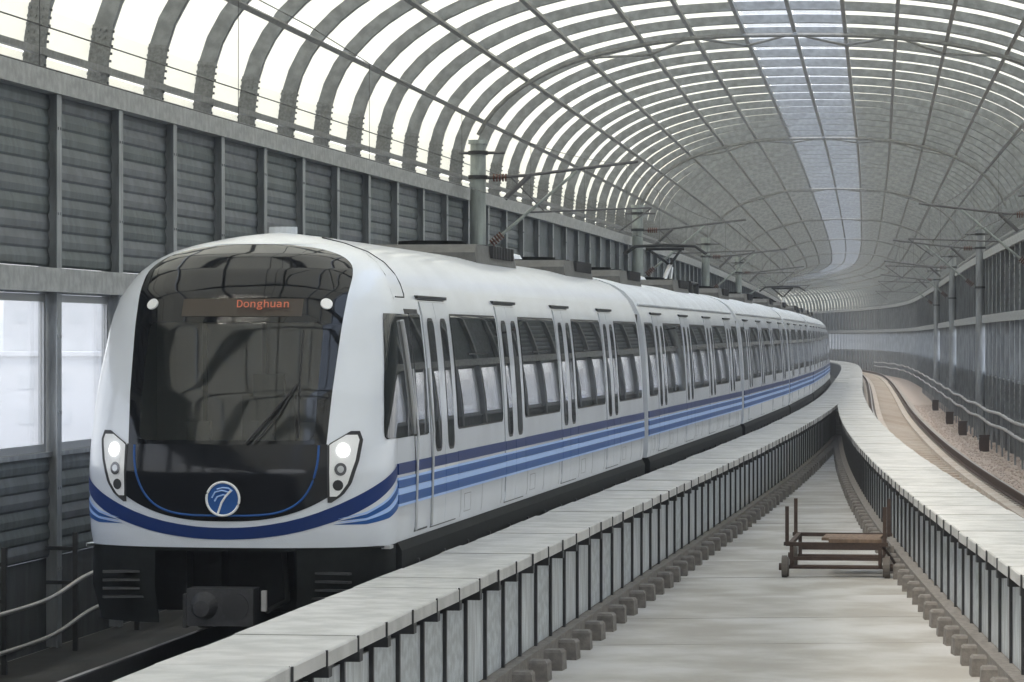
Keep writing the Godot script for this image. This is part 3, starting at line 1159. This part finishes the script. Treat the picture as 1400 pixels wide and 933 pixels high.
func pantograph(car: Node3D, s: float) -> void:
	var o := Vector3(0, 3.80, -s)
	var b := MB.new()
	for sd in [-0.55, 0.55]:
		b.tube([o + Vector3(sd, 0.12, -0.8), o + Vector3(sd, 0.12, 0.8)], 0.035, 6)
		b.tube([o + Vector3(-0.55, 0.12, sd * 1.4), o + Vector3(0.55, 0.12, sd * 1.4)], 0.035, 6)
		for e in [-0.7, 0.7]:
			b.tube([o + Vector3(sd, -0.1, e), o + Vector3(sd, 0.12, e)], 0.06, 8)
	var base := put("pantograph", b.mesh(), M.dark_steel, car)
	var low := MB.new()
	low.tube([o + Vector3(0, 0.14, 0.7), o + Vector3(0, 0.52, -0.75)], 0.05, 8)
	low.tube([o + Vector3(0.12, 0.12, 0.45), o + Vector3(0.05, 0.46, -0.7)], 0.025, 6)
	put("lower_arm", low.mesh(), M.silver, base)
	var hi := MB.new()
	hi.tube([o + Vector3(0, 0.52, -0.75), o + Vector3(0.32, 0.80, 0.35)], 0.03, 6)
	hi.tube([o + Vector3(0, 0.52, -0.75), o + Vector3(-0.32, 0.80, 0.35)], 0.03, 6)
	put("upper_arm", hi.mesh(), M.dark_steel, base)
	var hd := MB.new()
	for e in [0.2, 0.5]:
		hd.tube([o + Vector3(-0.85, 0.72, e), o + Vector3(-0.62, 0.88, e), o + Vector3(0, 0.905, e), o + Vector3(0.62, 0.88, e), o + Vector3(0.85, 0.72, e)], 0.03, 6)
	hd.tube([o + Vector3(-0.4, 0.83, 0.35), o + Vector3(0.4, 0.83, 0.35)], 0.04, 6)
	put("collector_head", hd.mesh(), M.dark_steel, base)

func cab(car: Node3D) -> void:
	var hs := []
	var h := 0.93
	while h < 3.795:
		hs.append(h)
		h += 0.045 if h < 3.4 else 0.02
	hs.append(3.795)
	var top := 3.655
	var mask := func(y: float) -> float:       # half width of the black front
		if y >= top:
			return 0.0
		var q := maxf(0.0, (y - 3.28) / (top - 3.28))
		return minf(lerpf(0.90, 0.97, clampf((y - 1.83) / 1.4, 0, 1)) * pow(1.0 - pow(q, 3.0), 0.42), half_w(y) * 0.97)
	# white nose: chin in one piece, then the two corner pillars and the brow
	var shell := MB.new()
	var low := hs.filter(func(y): return y < 1.83)
	low.append(1.83)
	var rows := []
	for y in low:
		var r := []
		for j in 61:
			r.append(nose(PI * (j / 60.0 - 0.5), y))
		rows.append(r)
	shell.sheet(rows, away)
	var high := [1.83]
	high.append_array(hs.filter(func(y): return y > 1.835 and y < top - 0.004))
	high.append(top)
	for sd in [-1.0, 1.0]:
		rows = []
		for y in high:
			var r := []
			var f0 := f_of(mask.call(y), y)
			for j in 21:
				r.append(nose(sd * lerpf(f0, PI * 0.5, j / 20.0), y))
			rows.append(r)
		shell.sheet(rows, away)
	var brow := [top]
	brow.append_array(hs.filter(func(y): return y > top + 0.004))
	rows = []
	for y in brow:
		var r := []
		for j in 41:
			r.append(nose(PI * (j / 40.0 - 0.5), y))
		rows.append(r)
	shell.sheet(rows, away)
	put("nose_shell", shell.mesh(), M.white_paint, car)
	# black front: rim round the windscreen, with the screen set in
	var w0 := 1.88
	var w1 := 2.93
	var screen := func(y: float) -> float:
		var r := 0.07
		var q := maxf(w0 + r - y, y - (w1 - r))
		return 0.80 - (r - sqrt(maxf(0.0, r * r - q * q)) if q > 0.0 else 0.0)
	var black := MB.new()
	var part_rows := func(lst: Array, lo: Callable, hi: Callable, n: int, off: float) -> void:
		var rr := []
		for y in lst:
			var r := []
			for j in n + 1:
				r.append(nose(lerpf(lo.call(y), hi.call(y), float(j) / n), y, off))
			rr.append(r)
		black.sheet(rr, away)
	var full_lo := func(y): return -f_of(mask.call(y), y)
	var full_hi := func(y): return f_of(mask.call(y), y)
	part_rows.call([1.83, 1.855, w0], full_lo, full_hi, 24, 0.0)
	var upper := [w1]
	upper.append_array(hs.filter(func(y): return y > w1 + 0.01 and y < top - 0.004))
	upper.append(top)
	part_rows.call(upper, full_lo, full_hi, 30, 0.0)
	var mids := [w0, w0 + 0.01, w0 + 0.03, w0 + 0.07]
	for i in 18:
		mids.append(lerpf(w0 + 0.1, w1 - 0.1, i / 17.0))
	mids.append_array([w1 - 0.07, w1 - 0.03, w1 - 0.01, w1])
	var s_lo := func(y): return -f_of(screen.call(y), y)
	var s_hi := func(y): return f_of(screen.call(y), y)
	part_rows.call(mids, full_lo, s_lo, 4, 0.0)
	part_rows.call(mids, s_hi, full_hi, 4, 0.0)
	put("front_mask", black.mesh(), M.black_glass, car)
	put("windscreen", nose_patch(mids, s_lo, s_hi, -0.004, 24), M.windshield, car)
	# driver's cab seen through the screen
	var inn := MB.new()
	inn.span(Vector3(-1.24, 0.98, -2.32), Vector3(1.24, 3.05, -2.26))
	inn.span(Vector3(-1.2, 0.98, -2.26), Vector3(1.2, 1.02, -0.4))
	for sd in [-1.0, 1.0]:
		inn.span(Vector3(sd * 1.18, 1.0, -2.26), Vector3(sd * 1.20, 2.95, -1.35))
	inn.span(Vector3(-1.05, 3.02, -2.26), Vector3(1.05, 3.05, -1.0))
	var wall := put("cab_lining", inn.mesh(), M.cab_grey, car)
	var dr := MB.new()
	for q in [[-0.72, -0.68, 1.1, 2.92], [-0.14, -0.10, 1.1, 2.92], [-0.72, -0.10, 2.92, 2.96], [-0.72, -0.10, 1.72, 1.76]]:
		dr.span(Vector3(q[0], q[2], -2.22), Vector3(q[1], q[3], -2.262))
	put("cab_door_frame", dr.mesh(), M.cab_dark, wall)
	var desk := MB.new()
	var dsec := []
	for x in [-1.05, 1.05]:
		dsec.append(PackedVector3Array([Vector3(x, 1.02, -0.75), Vector3(x, 1.02, -1.25), Vector3(x, 1.72, -1.25), Vector3(x, 1.86, -0.80)]))
	desk.bar(dsec)
	for x in [-0.55, 0.05, 0.5]:
		desk.span(Vector3(x, 1.84, -0.95), Vector3(x + 0.22, 2.03, -0.89))
	put("control_desk", desk.mesh(), M.cab_dark, car)
	var seat := MB.new()
	seat.span(Vector3(-0.25, 1.5, -1.95), Vector3(0.25, 2.25, -1.85))
	seat.span(Vector3(-0.15, 2.25, -1.93), Vector3(0.15, 2.45, -1.87))
	put("driver_seat", seat.mesh(), M.cab_dark, car)
	# lower bowl
	var bowl := MB.new()
	rows = []
	for i in 13:
		var r := []
		for j in 49:
			var u := lerpf(-0.93, 0.93, j / 48.0)
			var lo := 1.165 + 0.215 * pow(absf(u) / 0.93, 2.6)
			var y := lerpf(lo, 1.845, i / 12.0)
			r.append(nose(f_at(u), y, 0.005))
		rows.append(r)
	bowl.sheet(rows, away)
	put("lower_mask", bowl.mesh(), M.mask_panel, car)
	var line := MB.new()
	var pts := []
	for i in 61:
		var q := lerpf(-1.0, 1.0, i / 60.0)
		var u := 0.85 * signf(q) * pow(absf(sin(q * PI * 0.5)), 0.7)
		var y := 1.215 + 0.62 * pow(1.0 - cos(q * PI * 0.5), 1.35)
		pts.append(nose(f_at(u), y, 0.006))
	line.tube(pts, 0.011, 6)
	put("blue_line", line.mesh(), M.blue, car)
	# the bands that sweep round the nose into the flank stripes
	var far_u: float = 0.0
	f_at(0.1)
	far_u = arc_tab[200]
	for sd in [-1.0, 1.0]:
		put("stripe", nose_band(0.0, far_u, [0.0, 0.12, 0.25, 0.4, 0.55, 0.7, 0.84, 1.02, 1.2, 1.4, 1.6, 1.78, far_u], [1.055, 1.057, 1.064, 1.081, 1.105, 1.139, 1.18, 1.241, 1.312, 1.40, 1.488, 1.558, 1.60], [0.105, 0.105, 0.107, 0.11, 0.114, 0.12, 0.126, 0.14, 0.148, 0.146, 0.13, 0.112, 0.10], 0.005, sd), M.navy, car)
		put("stripe", nose_band(1.02, far_u, [1.02, 1.3, 1.6, 1.85, far_u], [1.165, 1.205, 1.31, 1.42, 1.465], [0.002, 0.035, 0.06, 0.07, 0.07], 0.005, sd), M.blue, car)
		put("stripe", nose_band(1.02, far_u, [1.02, 1.3, 1.6, 1.85, far_u], [1.185, 1.235, 1.35, 1.468, 1.511], [0.002, 0.02, 0.024, 0.026, 0.022], 0.006, sd), M.light_blue, car)
		put("stripe", nose_band(0.98, far_u, [0.98, 1.3, 1.6, 1.85, far_u], [1.135, 1.15, 1.205, 1.285, 1.326], [0.002, 0.035, 0.06, 0.078, 0.083], 0.005, sd), M.blue, car)
		put("stripe", nose_band(1.0, far_u, [1.0, 1.3, 1.6, 1.85, far_u], [1.15, 1.178, 1.256, 1.353, 1.397], [0.002, 0.02, 0.044, 0.055, 0.057], 0.006, sd), M.light_blue, car)
	# head lights
	for sd in [-1.0, 1.0]:
		var outer := func(y: float, inset: float) -> float: return look([1.33, 1.40, 1.5, 1.7, 1.88, 1.96], [0.96, 1.07, 1.15, 1.225, 1.265, 1.23], y) - inset
		var inner := func(y: float, inset: float) -> float: return look([1.33, 1.84, 1.96], [0.925, 0.925, 1.14], y) + inset
		var list := []
		for i in 25:
			list.append(lerpf(1.33, 1.96, i / 24.0))
		var li := []
		for i in 25:
			li.append(lerpf(1.385, 1.925, i / 24.0))
		var hl := put("headlight", nose_patch(list, func(y): return sd * f_at(inner.call(y, 0.0)), func(y): return sd * f_at(outer.call(y, 0.0)), 0.009, 8), M.seal, car)
		put("housing", nose_patch(li, func(y): return sd * f_at(inner.call(y, 0.02)), func(y): return sd * f_at(maxf(inner.call(y, 0.025), outer.call(y, 0.04))), 0.013, 8), M.lamp_white, hl)
		put("headlight_lamp", nose_disc(1.07, 1.79, 0.058, 0.022, sd), M.headlamp_glow, hl)
		put("lamp_ring", nose_disc(1.045, 1.625, 0.056, 0.018, sd), M.reflector, hl)
		put("signal_lens", nose_disc(1.045, 1.625, 0.03, 0.021, sd), M.silver, hl)
		put("lamp_ring", nose_disc(1.02, 1.485, 0.048, 0.018, sd), M.seal, hl)
		var spot := SpotLight3D.new()
		spot.name = "headlight_beam"
		spot.position = nose(sd * f_at(1.07), 1.79, 0.08)
		spot.rotation_degrees = Vector3(-4, 180, 0)
		spot.light_energy = 1.2
		spot.light_size = 0.06
		spot.spot_range = 60.0
		spot.spot_attenuation = 2.0
		spot.spot_angle = 25.0
		spot.shadow_enabled = true
		car.add_child(spot, true)
		var mk := MB.new()
		var c := nose(f_of(sd * 0.80, 3.09), 3.09, 0.006)
		var ax := (nose(f_of(sd * 0.80, 3.09), 3.09, 0.1) - c).normalized()
		mk.disc(c, 0.055, ax, 0.02, 18)
		put("marker_lamp", mk.mesh(), M.lamp_white, car)
	# emblem: blue disc, pale ring, a stem with sweeping wings
	var em := nose(0.0, 1.365, 0.012)
	var eb := MB.new()
	eb.disc(em, 0.145, Vector3(0, 0, 1), 0.012, 36)
	var badge := put("emblem", eb.mesh(), M.blue, car)
	var ring := MB.new()
	var loop := []
	for i in 49:
		loop.append(em + Vector3(cos(TAU * i / 48.0), sin(TAU * i / 48.0), 0) * 0.148 + Vector3(0, 0, 0.006))
	ring.tube(loop, 0.012, 6)
	put("ring", ring.mesh(), M.lamp_white, badge)
	for st in [[[-0.045, -0.13], [-0.01, -0.03], [0.03, 0.03], [0.075, 0.075]], [[-0.075, -0.02], [-0.05, 0.02], [0.0, 0.035], [0.045, 0.03]], [[-0.10, 0.01], [-0.07, 0.06], [-0.01, 0.075], [0.05, 0.06]], [[-0.055, 0.085], [0.0, 0.10], [0.05, 0.095], [0.085, 0.07]]]:
		var sm := MB.new()
		var sp := []
		for q in st:
			sp.append(em + Vector3(q[0], q[1], 0.008))
		sm.tube(sp, 0.011 if st[0][1] < -0.1 else 0.008, 6)
		put("emblem_stroke", sm.mesh(), M.light_blue if st[0][1] > -0.1 else M.lamp_white, badge)
	# destination display
	var bd := put("destination_display", nose_patch([2.98, 3.02, 3.06, 3.10, 3.14], func(y): return f_of(-0.50, y), func(y): return f_of(0.60, y), 0.004, 16), M.led_board, car)
	var tm := TextMesh.new()
	tm.text = "Donghuan"
	var font := SystemFont.new()
	font.font_names = PackedStringArray(["Droid Sans Mono"])
	tm.font = font
	tm.font_size = 32
	tm.pixel_size = 0.0031
	tm.depth = 0.004
	var tp := nose(f_of(0.25, 3.07), 3.07, 0.045)
	var lean := atan2(rake(3.18) - rake(3.02), 0.16)
	var txt := MeshInstance3D.new()
	txt.name = "display_text"
	txt.mesh = tm
	txt.material_override = M.led_text
	txt.position = tp
	txt.rotation = Vector3(-lean, 0.12, 0)
	bd.add_child(txt)
	# wiper
	var wp := MB.new()
	wp.tube([nose(f_of(0.20, 1.84), 1.84, 0.04), nose(f_of(0.42, 2.10), 2.10, 0.05), nose(f_of(0.62, 2.36), 2.36, 0.03)], 0.012, 6)
	wp.tube([nose(f_of(0.27, 1.84), 1.84, 0.04), nose(f_of(0.48, 2.10), 2.10, 0.05), nose(f_of(0.62, 2.36), 2.36, 0.03)], 0.008, 6)
	wp.tube([nose(f_of(0.66, 1.90), 1.90, 0.02), nose(f_of(0.64, 2.36), 2.36, 0.025), nose(f_of(0.63, 2.85), 2.85, 0.02)], 0.008, 6)
	put("wiper", wp.mesh(), M.seal, car)
	# apron under the nose
	var ap := MB.new()
	rows = []
	for y in [0.925, 0.90, 0.55, 0.30, 0.25]:
		var r := []
		for j in 49:
			var p := nose0(PI * (j / 48.0 - 0.5), 1.3)
			var k := 0.985 if y > 0.3 else 0.95
			r.append(Vector3(p.x * k, y, p.z - (0.04 if y > 0.5 else 0.10)))
		rows.append(r)
	# leave a mouth for the coupler
	for part in [[0, 18], [30, 48]]:
		var pr := []
		for r in rows:
			pr.append(r.slice(part[0], part[1] + 1))
		ap.sheet(pr, away)
	var up_rows := []
	for r in rows.slice(0, 2):
		up_rows.append(r.slice(17, 32))
	ap.sheet(up_rows, away)
	ap.box(Vector3(0, 0.92, -1.5), Vector3(2.7, 0.012, 2.2))
	put("apron", ap.mesh(), M.skirt, car)
	for sd in [-1.0, 1.0]:
		var lv := MB.new()
		for k in 4:
			lv.box(Vector3(sd * 0.92, 0.48 + k * 0.075, -0.16), Vector3(0.42, 0.02, 0.08), Basis(Vector3.UP, sd * -0.28))
		put("apron_louvre", lv.mesh(), M.coupler, car)
		var st := MB.new()
		st.span(Vector3(sd * 1.30, 0.90, -0.72), Vector3(sd * 1.40, 0.93, -0.55))
		put("step_corner", st.mesh(), M.silver, car)
	var bulk := MB.new()
	bulk.span(Vector3(-1.25, 0.30, -0.95), Vector3(1.25, 0.91, -1.0))
	for x in [-0.62, -0.3, 0.32, 0.6]:
		bulk.span(Vector3(x, 0.5, -0.70), Vector3(x + 0.12, 0.90, -0.95))
	bulk.tube([Vector3(0.42, 0.85, -0.6), Vector3(0.52, 0.45, -0.3), Vector3(0.40, 0.38, 0.0)], 0.025, 8)
	put("bulkhead", bulk.mesh(), M.skirt, car)
	var cp := MB.new()
	cp.span(Vector3(-0.30, 0.25, 0.12), Vector3(0.30, 0.58, -0.15))
	cp.span(Vector3(-0.12, 0.32, -0.15), Vector3(0.12, 0.5, -1.2))
	cp.span(Vector3(-0.36, 0.22, 0.02), Vector3(-0.33, 0.52, -0.1))
	var co := put("coupler", cp.mesh(), M.coupler, car)
	var cone := MB.new()
	var c0 := PackedVector3Array()
	var c1 := PackedVector3Array()
	for k in 20:
		var e := Vector3(cos(TAU * k / 20), sin(TAU * k / 20), 0)
		c0.append(Vector3(-0.14, 0.43, 0.12) + e * 0.125)
		c1.append(Vector3(-0.14, 0.41, 0.24) + e * 0.07)
	cone.bar([c0, c1])
	put("coupler_cone", cone.mesh(), M.coupler, co)
	var cup := MB.new()
	cup.disc(Vector3(0.14, 0.42, 0.122), 0.12, Vector3(0, 0, 1), 0.012, 22)
	put("coupler_cup", cup.mesh(), M.seal, co)
	var hose := MB.new()
	hose.span(Vector3(0.36, 0.38, 0.06), Vector3(0.40, 0.56, 0.0))
	put("hose_tap", hose.mesh(), M.cable, co)
	# cab flank: dark glazing back to the first door, with a pillar and two hand rails
	var g := MB.new()
	rows = []
	for y in [1.88, 1.90, 1.95, 2.1, 2.3, 2.5, 2.7, 2.9, 2.98, 3.01]:
		var cut := 0.05 if y < 1.89 else (0.015 if y < 1.92 else 0.0)
		var r := []
		for j in 9:
			r.append(nose(lerpf(f_at(1.52 + cut), PI * 0.5, j / 8.0), y, 0.006))
		r.append(Vector3(half_w(y) + 0.006, y, -2.58))
		rows.append(r)
	g.sheet(rows, func(_p): return Vector3.RIGHT)
	put("cab_window", g.mesh(), M.window_glass, car)
	var pl := MB.new()
	var pa := []
	for y in [2.95, 2.8, 2.4, 1.9]:
		pa.append(Vector3(half_w(y) + 0.012, y, -lerpf(1.5, 1.78, (2.95 - y) / 1.05)))
	pl.tube(pa, 0.03, 8)
	put("cab_pillar", pl.mesh(), M.silver, car)
	put("cab_door_seal", flank(1.80, 2.52, 0.98, 3.06, 0.003).mesh(), M.seal, car)
	put("cab_door", flank(1.82, 2.50, 1.0, 1.87, 0.010).mesh(), M.white_paint, car)
	put("cab_door_window", flank(1.98, 2.50, 1.89, 3.02, 0.011).mesh(), M.window_glass, car)
	for s in [1.74, 2.60]:
		var hr := MB.new()
		hr.tube([Vector3(half_w(1.0) + 0.03, 1.0, -s), Vector3(half_w(1.9) + 0.05, 1.9, -s), Vector3(half_w(2.5) + 0.03, 2.5, -s)], 0.013, 8)
		put("hand_rail", hr.mesh(), M.silver, car)
	# seam behind the nose
	var sm := MB.new()
	var path := []
	for y in [3.17, 3.17, 3.2, 3.3, 3.4, 3.5, 3.6, 3.68, 3.74]:
		path.append(Vector3(half_w(y) + 0.002, y, -look([3.17, 3.2, 3.3, 3.5, 3.74], [2.0, 2.06, 2.15, 2.2, 2.2], y)))
	path[0] = Vector3(half_w(3.17) + 0.002, 3.17, -1.55)
	sm.tube(path, 0.007, 5)
	put("nose_seam", sm.mesh(), M.seal, car)
	var an := MB.new()
	an.disc(Vector3(0, 3.80, -2.5), 0.14, Vector3.UP, 0.1, 16)
	put("antenna", an.mesh(), M.roof_paint, car)

# ------------------------------------------------------------------ small things
func trolley() -> void:
	var o := Vector3(4.46, DECK, -45.7)
	var t := thing("rail_trolley", "rusty four-wheeled trolley with upright stakes standing in the gap", "trolley", o)
	t.basis = Basis(Vector3.UP, -0.137)
	var r := 0.155
	for z in [0.25, -2.05]:
		for x in [-0.70, 0.70]:
			var w := MB.new()
			w.disc(Vector3(x, r, z), r, Vector3.RIGHT, 0.07, 20)
			w.disc(Vector3(x - signf(x) * 0.045, r, z), r * 0.86, Vector3.RIGHT, 0.03, 20)
			var wh := put("wheel", w.mesh(), M.cart_tyre, t)
			var hb := MB.new()
			hb.disc(Vector3(x + signf(x) * 0.045, r, z), 0.05, Vector3.RIGHT, 0.06, 12)
			put("hub", hb.mesh(), M.cart_rust, wh)
			var lg := MB.new()
			lg.box(Vector3(x * 0.86, 0.30, z), Vector3(0.05, 0.32, 0.09))
			lg.box(Vector3(x * 0.86, 0.30, z + 0.10), Vector3(0.03, 0.24, 0.03))
			put("leg", lg.mesh(), M.cart_rust, t)
			var st := MB.new()
			st.box(Vector3(x * 0.95, 0.72, z), Vector3(0.05, 0.52, 0.05))
			st.box(Vector3(x * 0.95, 0.47, z), Vector3(0.09, 0.05, 0.09))
			put("stake", st.mesh(), M.cart_rust, t)
		var ax := MB.new()
		ax.tube([Vector3(-0.66, r, z), Vector3(0.66, r, z)], 0.028, 8)
		put("axle", ax.mesh(), M.cart_rust, t)
		for h in [0.27]:
			var cr := MB.new()
			cr.box(Vector3(0, h, z), Vector3(1.25, 0.05, 0.05))
			put("cross_bar", cr.mesh(), M.cart_rust, t)
		var tb := MB.new()
		tb.box(Vector3(0, 0.465, z), Vector3(1.36, 0.055, 0.06))
		put("bed_beam", tb.mesh(), M.cart_rust, t)
	for x in [-0.62, 0.62]:
		var sb := MB.new()
		sb.box(Vector3(x, 0.465, -0.9), Vector3(0.06, 0.05, 2.22))
		put("bed_rail", sb.mesh(), M.cart_rust, t)
	var pk := MB.new()
	pk.box(Vector3(0.26, 0.515, 0.18), Vector3(0.72, 0.05, 0.22), Basis(Vector3.UP, 0.02))
	put("plank", pk.mesh(), M.cart_wood, t)
	var pk2 := MB.new()
	pk2.box(Vector3(0.20, 0.512, -0.6), Vector3(0.8, 0.04, 0.9), Basis(Vector3.UP, -0.03))
	put("plank", pk2.mesh(), M.cart_wood, t)
	var rod := MB.new()
	rod.tube([Vector3(0.63, 0.46, 0.25), Vector3(0.80, 0.2, 0.05)], 0.02, 6)
	put("brake_rod", rod.mesh(), M.cart_rust, t)

func cables() -> void:
	# left: two sagging pipes on the wall foot
	var names := ["upper pale cable drooping along the foot of the left barrier", "lower pale cable drooping along the foot of the left barrier"]
	for q in 2:
		var mb := MB.new()
		var pts := []
		for i in 260:
			var d := 20.0 + i * 0.25
			var x := (d - 34.0) / 5.0
			var h: float = [0.22, -0.14][q] + 0.10 * tanh(sin(x * TAU * 0.5) * 2.0)
			pts.append(on(path_l, d, -2.72 + 0.05 * q, h))
		mb.tube(pts, 0.022, 6)
		tag(put("cable", mb.mesh(), M.cable, self), names[q], "cable", "cables on the left barrier")
	for q in 2:
		var mb := MB.new()
		var pts := []
		for i in 150:
			var d := 60.0 + i * 1.6
			pts.append(on(path_r, d, 2.42, [0.62, 0.26][q] + 0.03 * sin(d * 0.42 + q)))
		mb.tube(pts, 0.045, 6)
		tag(put("cable", mb.mesh(), M.cable, self), ["upper pale cable on brackets along the right barrier", "lower pale cable on brackets along the right barrier"][q], "cable", "cables on the right barrier")
	var br := MB.new()
	br.box(Vector3(0, 0.62, 0.0), Vector3(0.05, 1.25, 0.05))
	br.box(Vector3(0.15, 0.72, 0), Vector3(0.34, 0.04, 0.04))
	br.box(Vector3(0.15, 1.08, 0), Vector3(0.34, 0.04, 0.04))
	var brm := br.mesh()
	var rack := thing("cable_rack", "row of small bracket posts carrying cables along the right barrier", "cable rack")
	for i in 46:
		var d := 62.0 + i * 3.0
		put("bracket", brm, M.post, rack, Transform3D(along(path_r, d), on(path_r, d, 2.42, DECK)))
	var rack2 := thing("cable_rack", "row of small bracket posts carrying cables along the left barrier", "cable rack")
	for i in 14:
		var d := 22.0 + i * 2.5
		put("bracket", brm, M.dark_steel, rack2, Transform3D(along(path_l, d) * Basis(Vector3.UP, PI), on(path_l, d, -2.80, DECK)))
	var bm := MB.new()
	bm.box(Vector3(0, 0.24, 0), Vector3(0.26, 0.46, 0.3))
	bm.box(Vector3(0, 0.475, 0), Vector3(0.30, 0.03, 0.34))
	bm.box(Vector3(-0.14, 0.24, 0.0), Vector3(0.02, 0.34, 0.22))
	bm.box(Vector3(-0.155, 0.26, 0.08), Vector3(0.02, 0.06, 0.03))
	var k := 0
	for d in [96.0, 112.0, 126.0, 150.0]:
		var b := put("junction_box", bm.mesh(), M.cart_rust, self, Transform3D(along(path_r, d), on(path_r, d, 2.12, DECK)))
		tag(b, ["nearest", "second nearest", "third", "farthest"][k] + " brown junction box below the cables of the right barrier", "box", "junction boxes by the right barrier")
		k += 1

func rubble() -> void:
	var st := MB.new()
	var ring := []
	for k in 5:
		ring.append(Vector3(cos(TAU * k / 5.0 + 0.3), 0.1 * sin(k * 2.3), sin(TAU * k / 5.0 + 0.3)))
	for k in 5:
		st.tri(ring[k], ring[(k + 1) % 5], Vector3(0.1, 0.75, -0.1), ring[k] + Vector3.UP)
		st.tri(ring[k], ring[(k + 1) % 5], Vector3(0, -0.6, 0), ring[k] - Vector3.UP)
	for pile in [["dusty_bed", 5200, "loose pale rubble strewn beside the rusty rails", "rubble"]]:
		var mm := MultiMesh.new()
		mm.transform_format = MultiMesh.TRANSFORM_3D
		mm.mesh = st.mesh()
		mm.instance_count = pile[1]
		for i in pile[1]:
			var d := 52.0 + pow(rng.randf(), 1.5) * 110.0
			var off := rng.randf_range(1.12, 2.75)
			if rng.randf() < 0.25:
				off = rng.randf_range(-0.36, 0.36)
			var r := rng.randf_range(0.018, 0.055)
			var h := DECK + 0.01
			if absf(off) < 0.4:
				h = -0.33
			mm.set_instance_transform(i, Transform3D(Basis(Vector3.UP, rng.randf() * TAU).scaled(Vector3(r, r * rng.randf_range(0.5, 0.9), r)), on(path_r, d, off, h + r * 0.3)))
		var o := MultiMeshInstance3D.new()
		o.name = numbered("rubble")
		o.multimesh = mm
		o.material_override = M[pile[0]]
		add_child(o)
		o.set_meta("kind", "stuff")
		tag(o, pile[2], pile[3])

func city() -> void:
	var words := ["long pale shed in haze beyond the left panes", "pale tall block in haze beyond the left panes"]
	var spots := [[-62.0, 330.0, 44.0, 11.0, 16.0], [-52.0, 420.0, 22.0, 19.0, 16.0]]
	for i in 2:
		var s: Array = spots[i]
		var b := thing("far_building", words[i], "building", Vector3(s[0], -10.0, -s[1]), "buildings beyond the left barrier")
		var mb := MB.new()
		mb.box(Vector3(0, s[3] * 0.5, 0), Vector3(s[2], s[3], s[4]))
		put("wall", mb.mesh(), M.far_wall, b)
		var rf := MB.new()
		rf.box(Vector3(0, s[3] + 0.2, 0), Vector3(s[2] + 0.8, 0.4, s[4] + 0.8))
		put("roof", rf.mesh(), M.far_wall, b)
		var win := MB.new()
		win.box(Vector3.ZERO, Vector3(1.6, 1.5, 0.1))
		var wm := win.mesh()
		for f in int(s[3] / 3.4):
			for c in int(s[2] / 3.5):
				put("window", wm, M.far_window, b, Transform3D(Basis(), Vector3(-s[2] * 0.5 + 2.0 + c * 3.5, 1.8 + f * 3.4, s[4] * 0.5 + 0.04)))

# ------------------------------------------------------------------
func _ready() -> void:
	rng.seed = 7
	# camera: eye level 2.79 m above the rails, long lens, almost level
	var cam := Camera3D.new()
	cam.name = "camera"
	cam.position = Vector3(0, 2.79, 0)
	cam.rotation_degrees = Vector3(-0.0567, 0, 0)
	cam.fov = rad_to_deg(2.0 * atan(466.5 / 4550.0))
	cam.near = 0.1
	cam.far = 4000.0
	add_child(cam)
	cam.make_current()
	var sky_mat := ProceduralSkyMaterial.new()
	sky_mat.sky_top_color = Color(0.80, 0.87, 0.98)
	sky_mat.sky_horizon_color = Color(0.97, 0.97, 0.96)
	sky_mat.ground_horizon_color = Color(0.90, 0.90, 0.89)
	sky_mat.ground_bottom_color = Color(0.5, 0.5, 0.48)
	sky_mat.sky_curve = 0.25
	sky_mat.sun_angle_max = 1.0
	var sky := Sky.new()
	sky.sky_material = sky_mat
	var env := Environment.new()
	env.background_mode = Environment.BG_SKY
	env.sky = sky
	env.background_energy_multiplier = 1.0
	env.tonemap_mode = Environment.TONE_MAPPER_LINEAR
	env.tonemap_exposure = 3.55
	env.sdfgi_enabled = true
	env.ssao_enabled = true
	env.ssil_enabled = true
	var we := WorldEnvironment.new()
	we.environment = env
	add_child(we)
	var sun := DirectionalLight3D.new()
	sun.name = "sun"
	sun.rotation_degrees = Vector3(-62, -35, 0)
	sun.light_energy = 0.4
	sun.light_color = Color(1.0, 0.97, 0.92)
	sun.light_angular_distance = 12.0
	sun.shadow_enabled = true
	add_child(sun)

	path_l = integrate([-30.0, 15.0, 30.0, 55.0, 130.0, 200.0, 240.0], [0.05, 0.14, 0.146, 0.147, 0.108, 0.104, 0.096], 51.5, 0.68, -2.02)
	path_r = integrate([-30.0, 0.0, 30.0, 60.0, 90.0, 140.0, 200.0, 240.0], [0.02, 0.03, 0.05, 0.075, 0.093, 0.106, 0.104, 0.096], 90.5, 10.98, 2.02)
	make_materials()
	build_deck()
	build_wall(-1)
	build_wall(1)
	build_canopy()
	walkway(-1)
	walkway(1)
	track(path_l, "railway track under the train at the left", "shade_concrete", "dark_steel")  # slabs here take the concrete colour darkened to paint shade
	track(path_r, "rusty empty railway track curving away at the right", "track_concrete", "rail_rust")
	overhead()
	carriage(0, "white lead carriage with black front, headlights and blue sweeping stripes")
	for i in range(1, 6):
		carriage(i, ["second carriage, behind the lead one, with a pantograph on its roof", "third carriage from the front of the white train", "fourth carriage from the front of the white train", "fifth carriage, with the far pantograph on its roof", "last carriage, farthest where the train curves from view"][i - 1])
	trolley()
	cables()
	rubble()
	city()
	env.fog_enabled = true
	env.fog_density = 0.0011
	env.fog_light_color = Color(0.93, 0.94, 0.95)
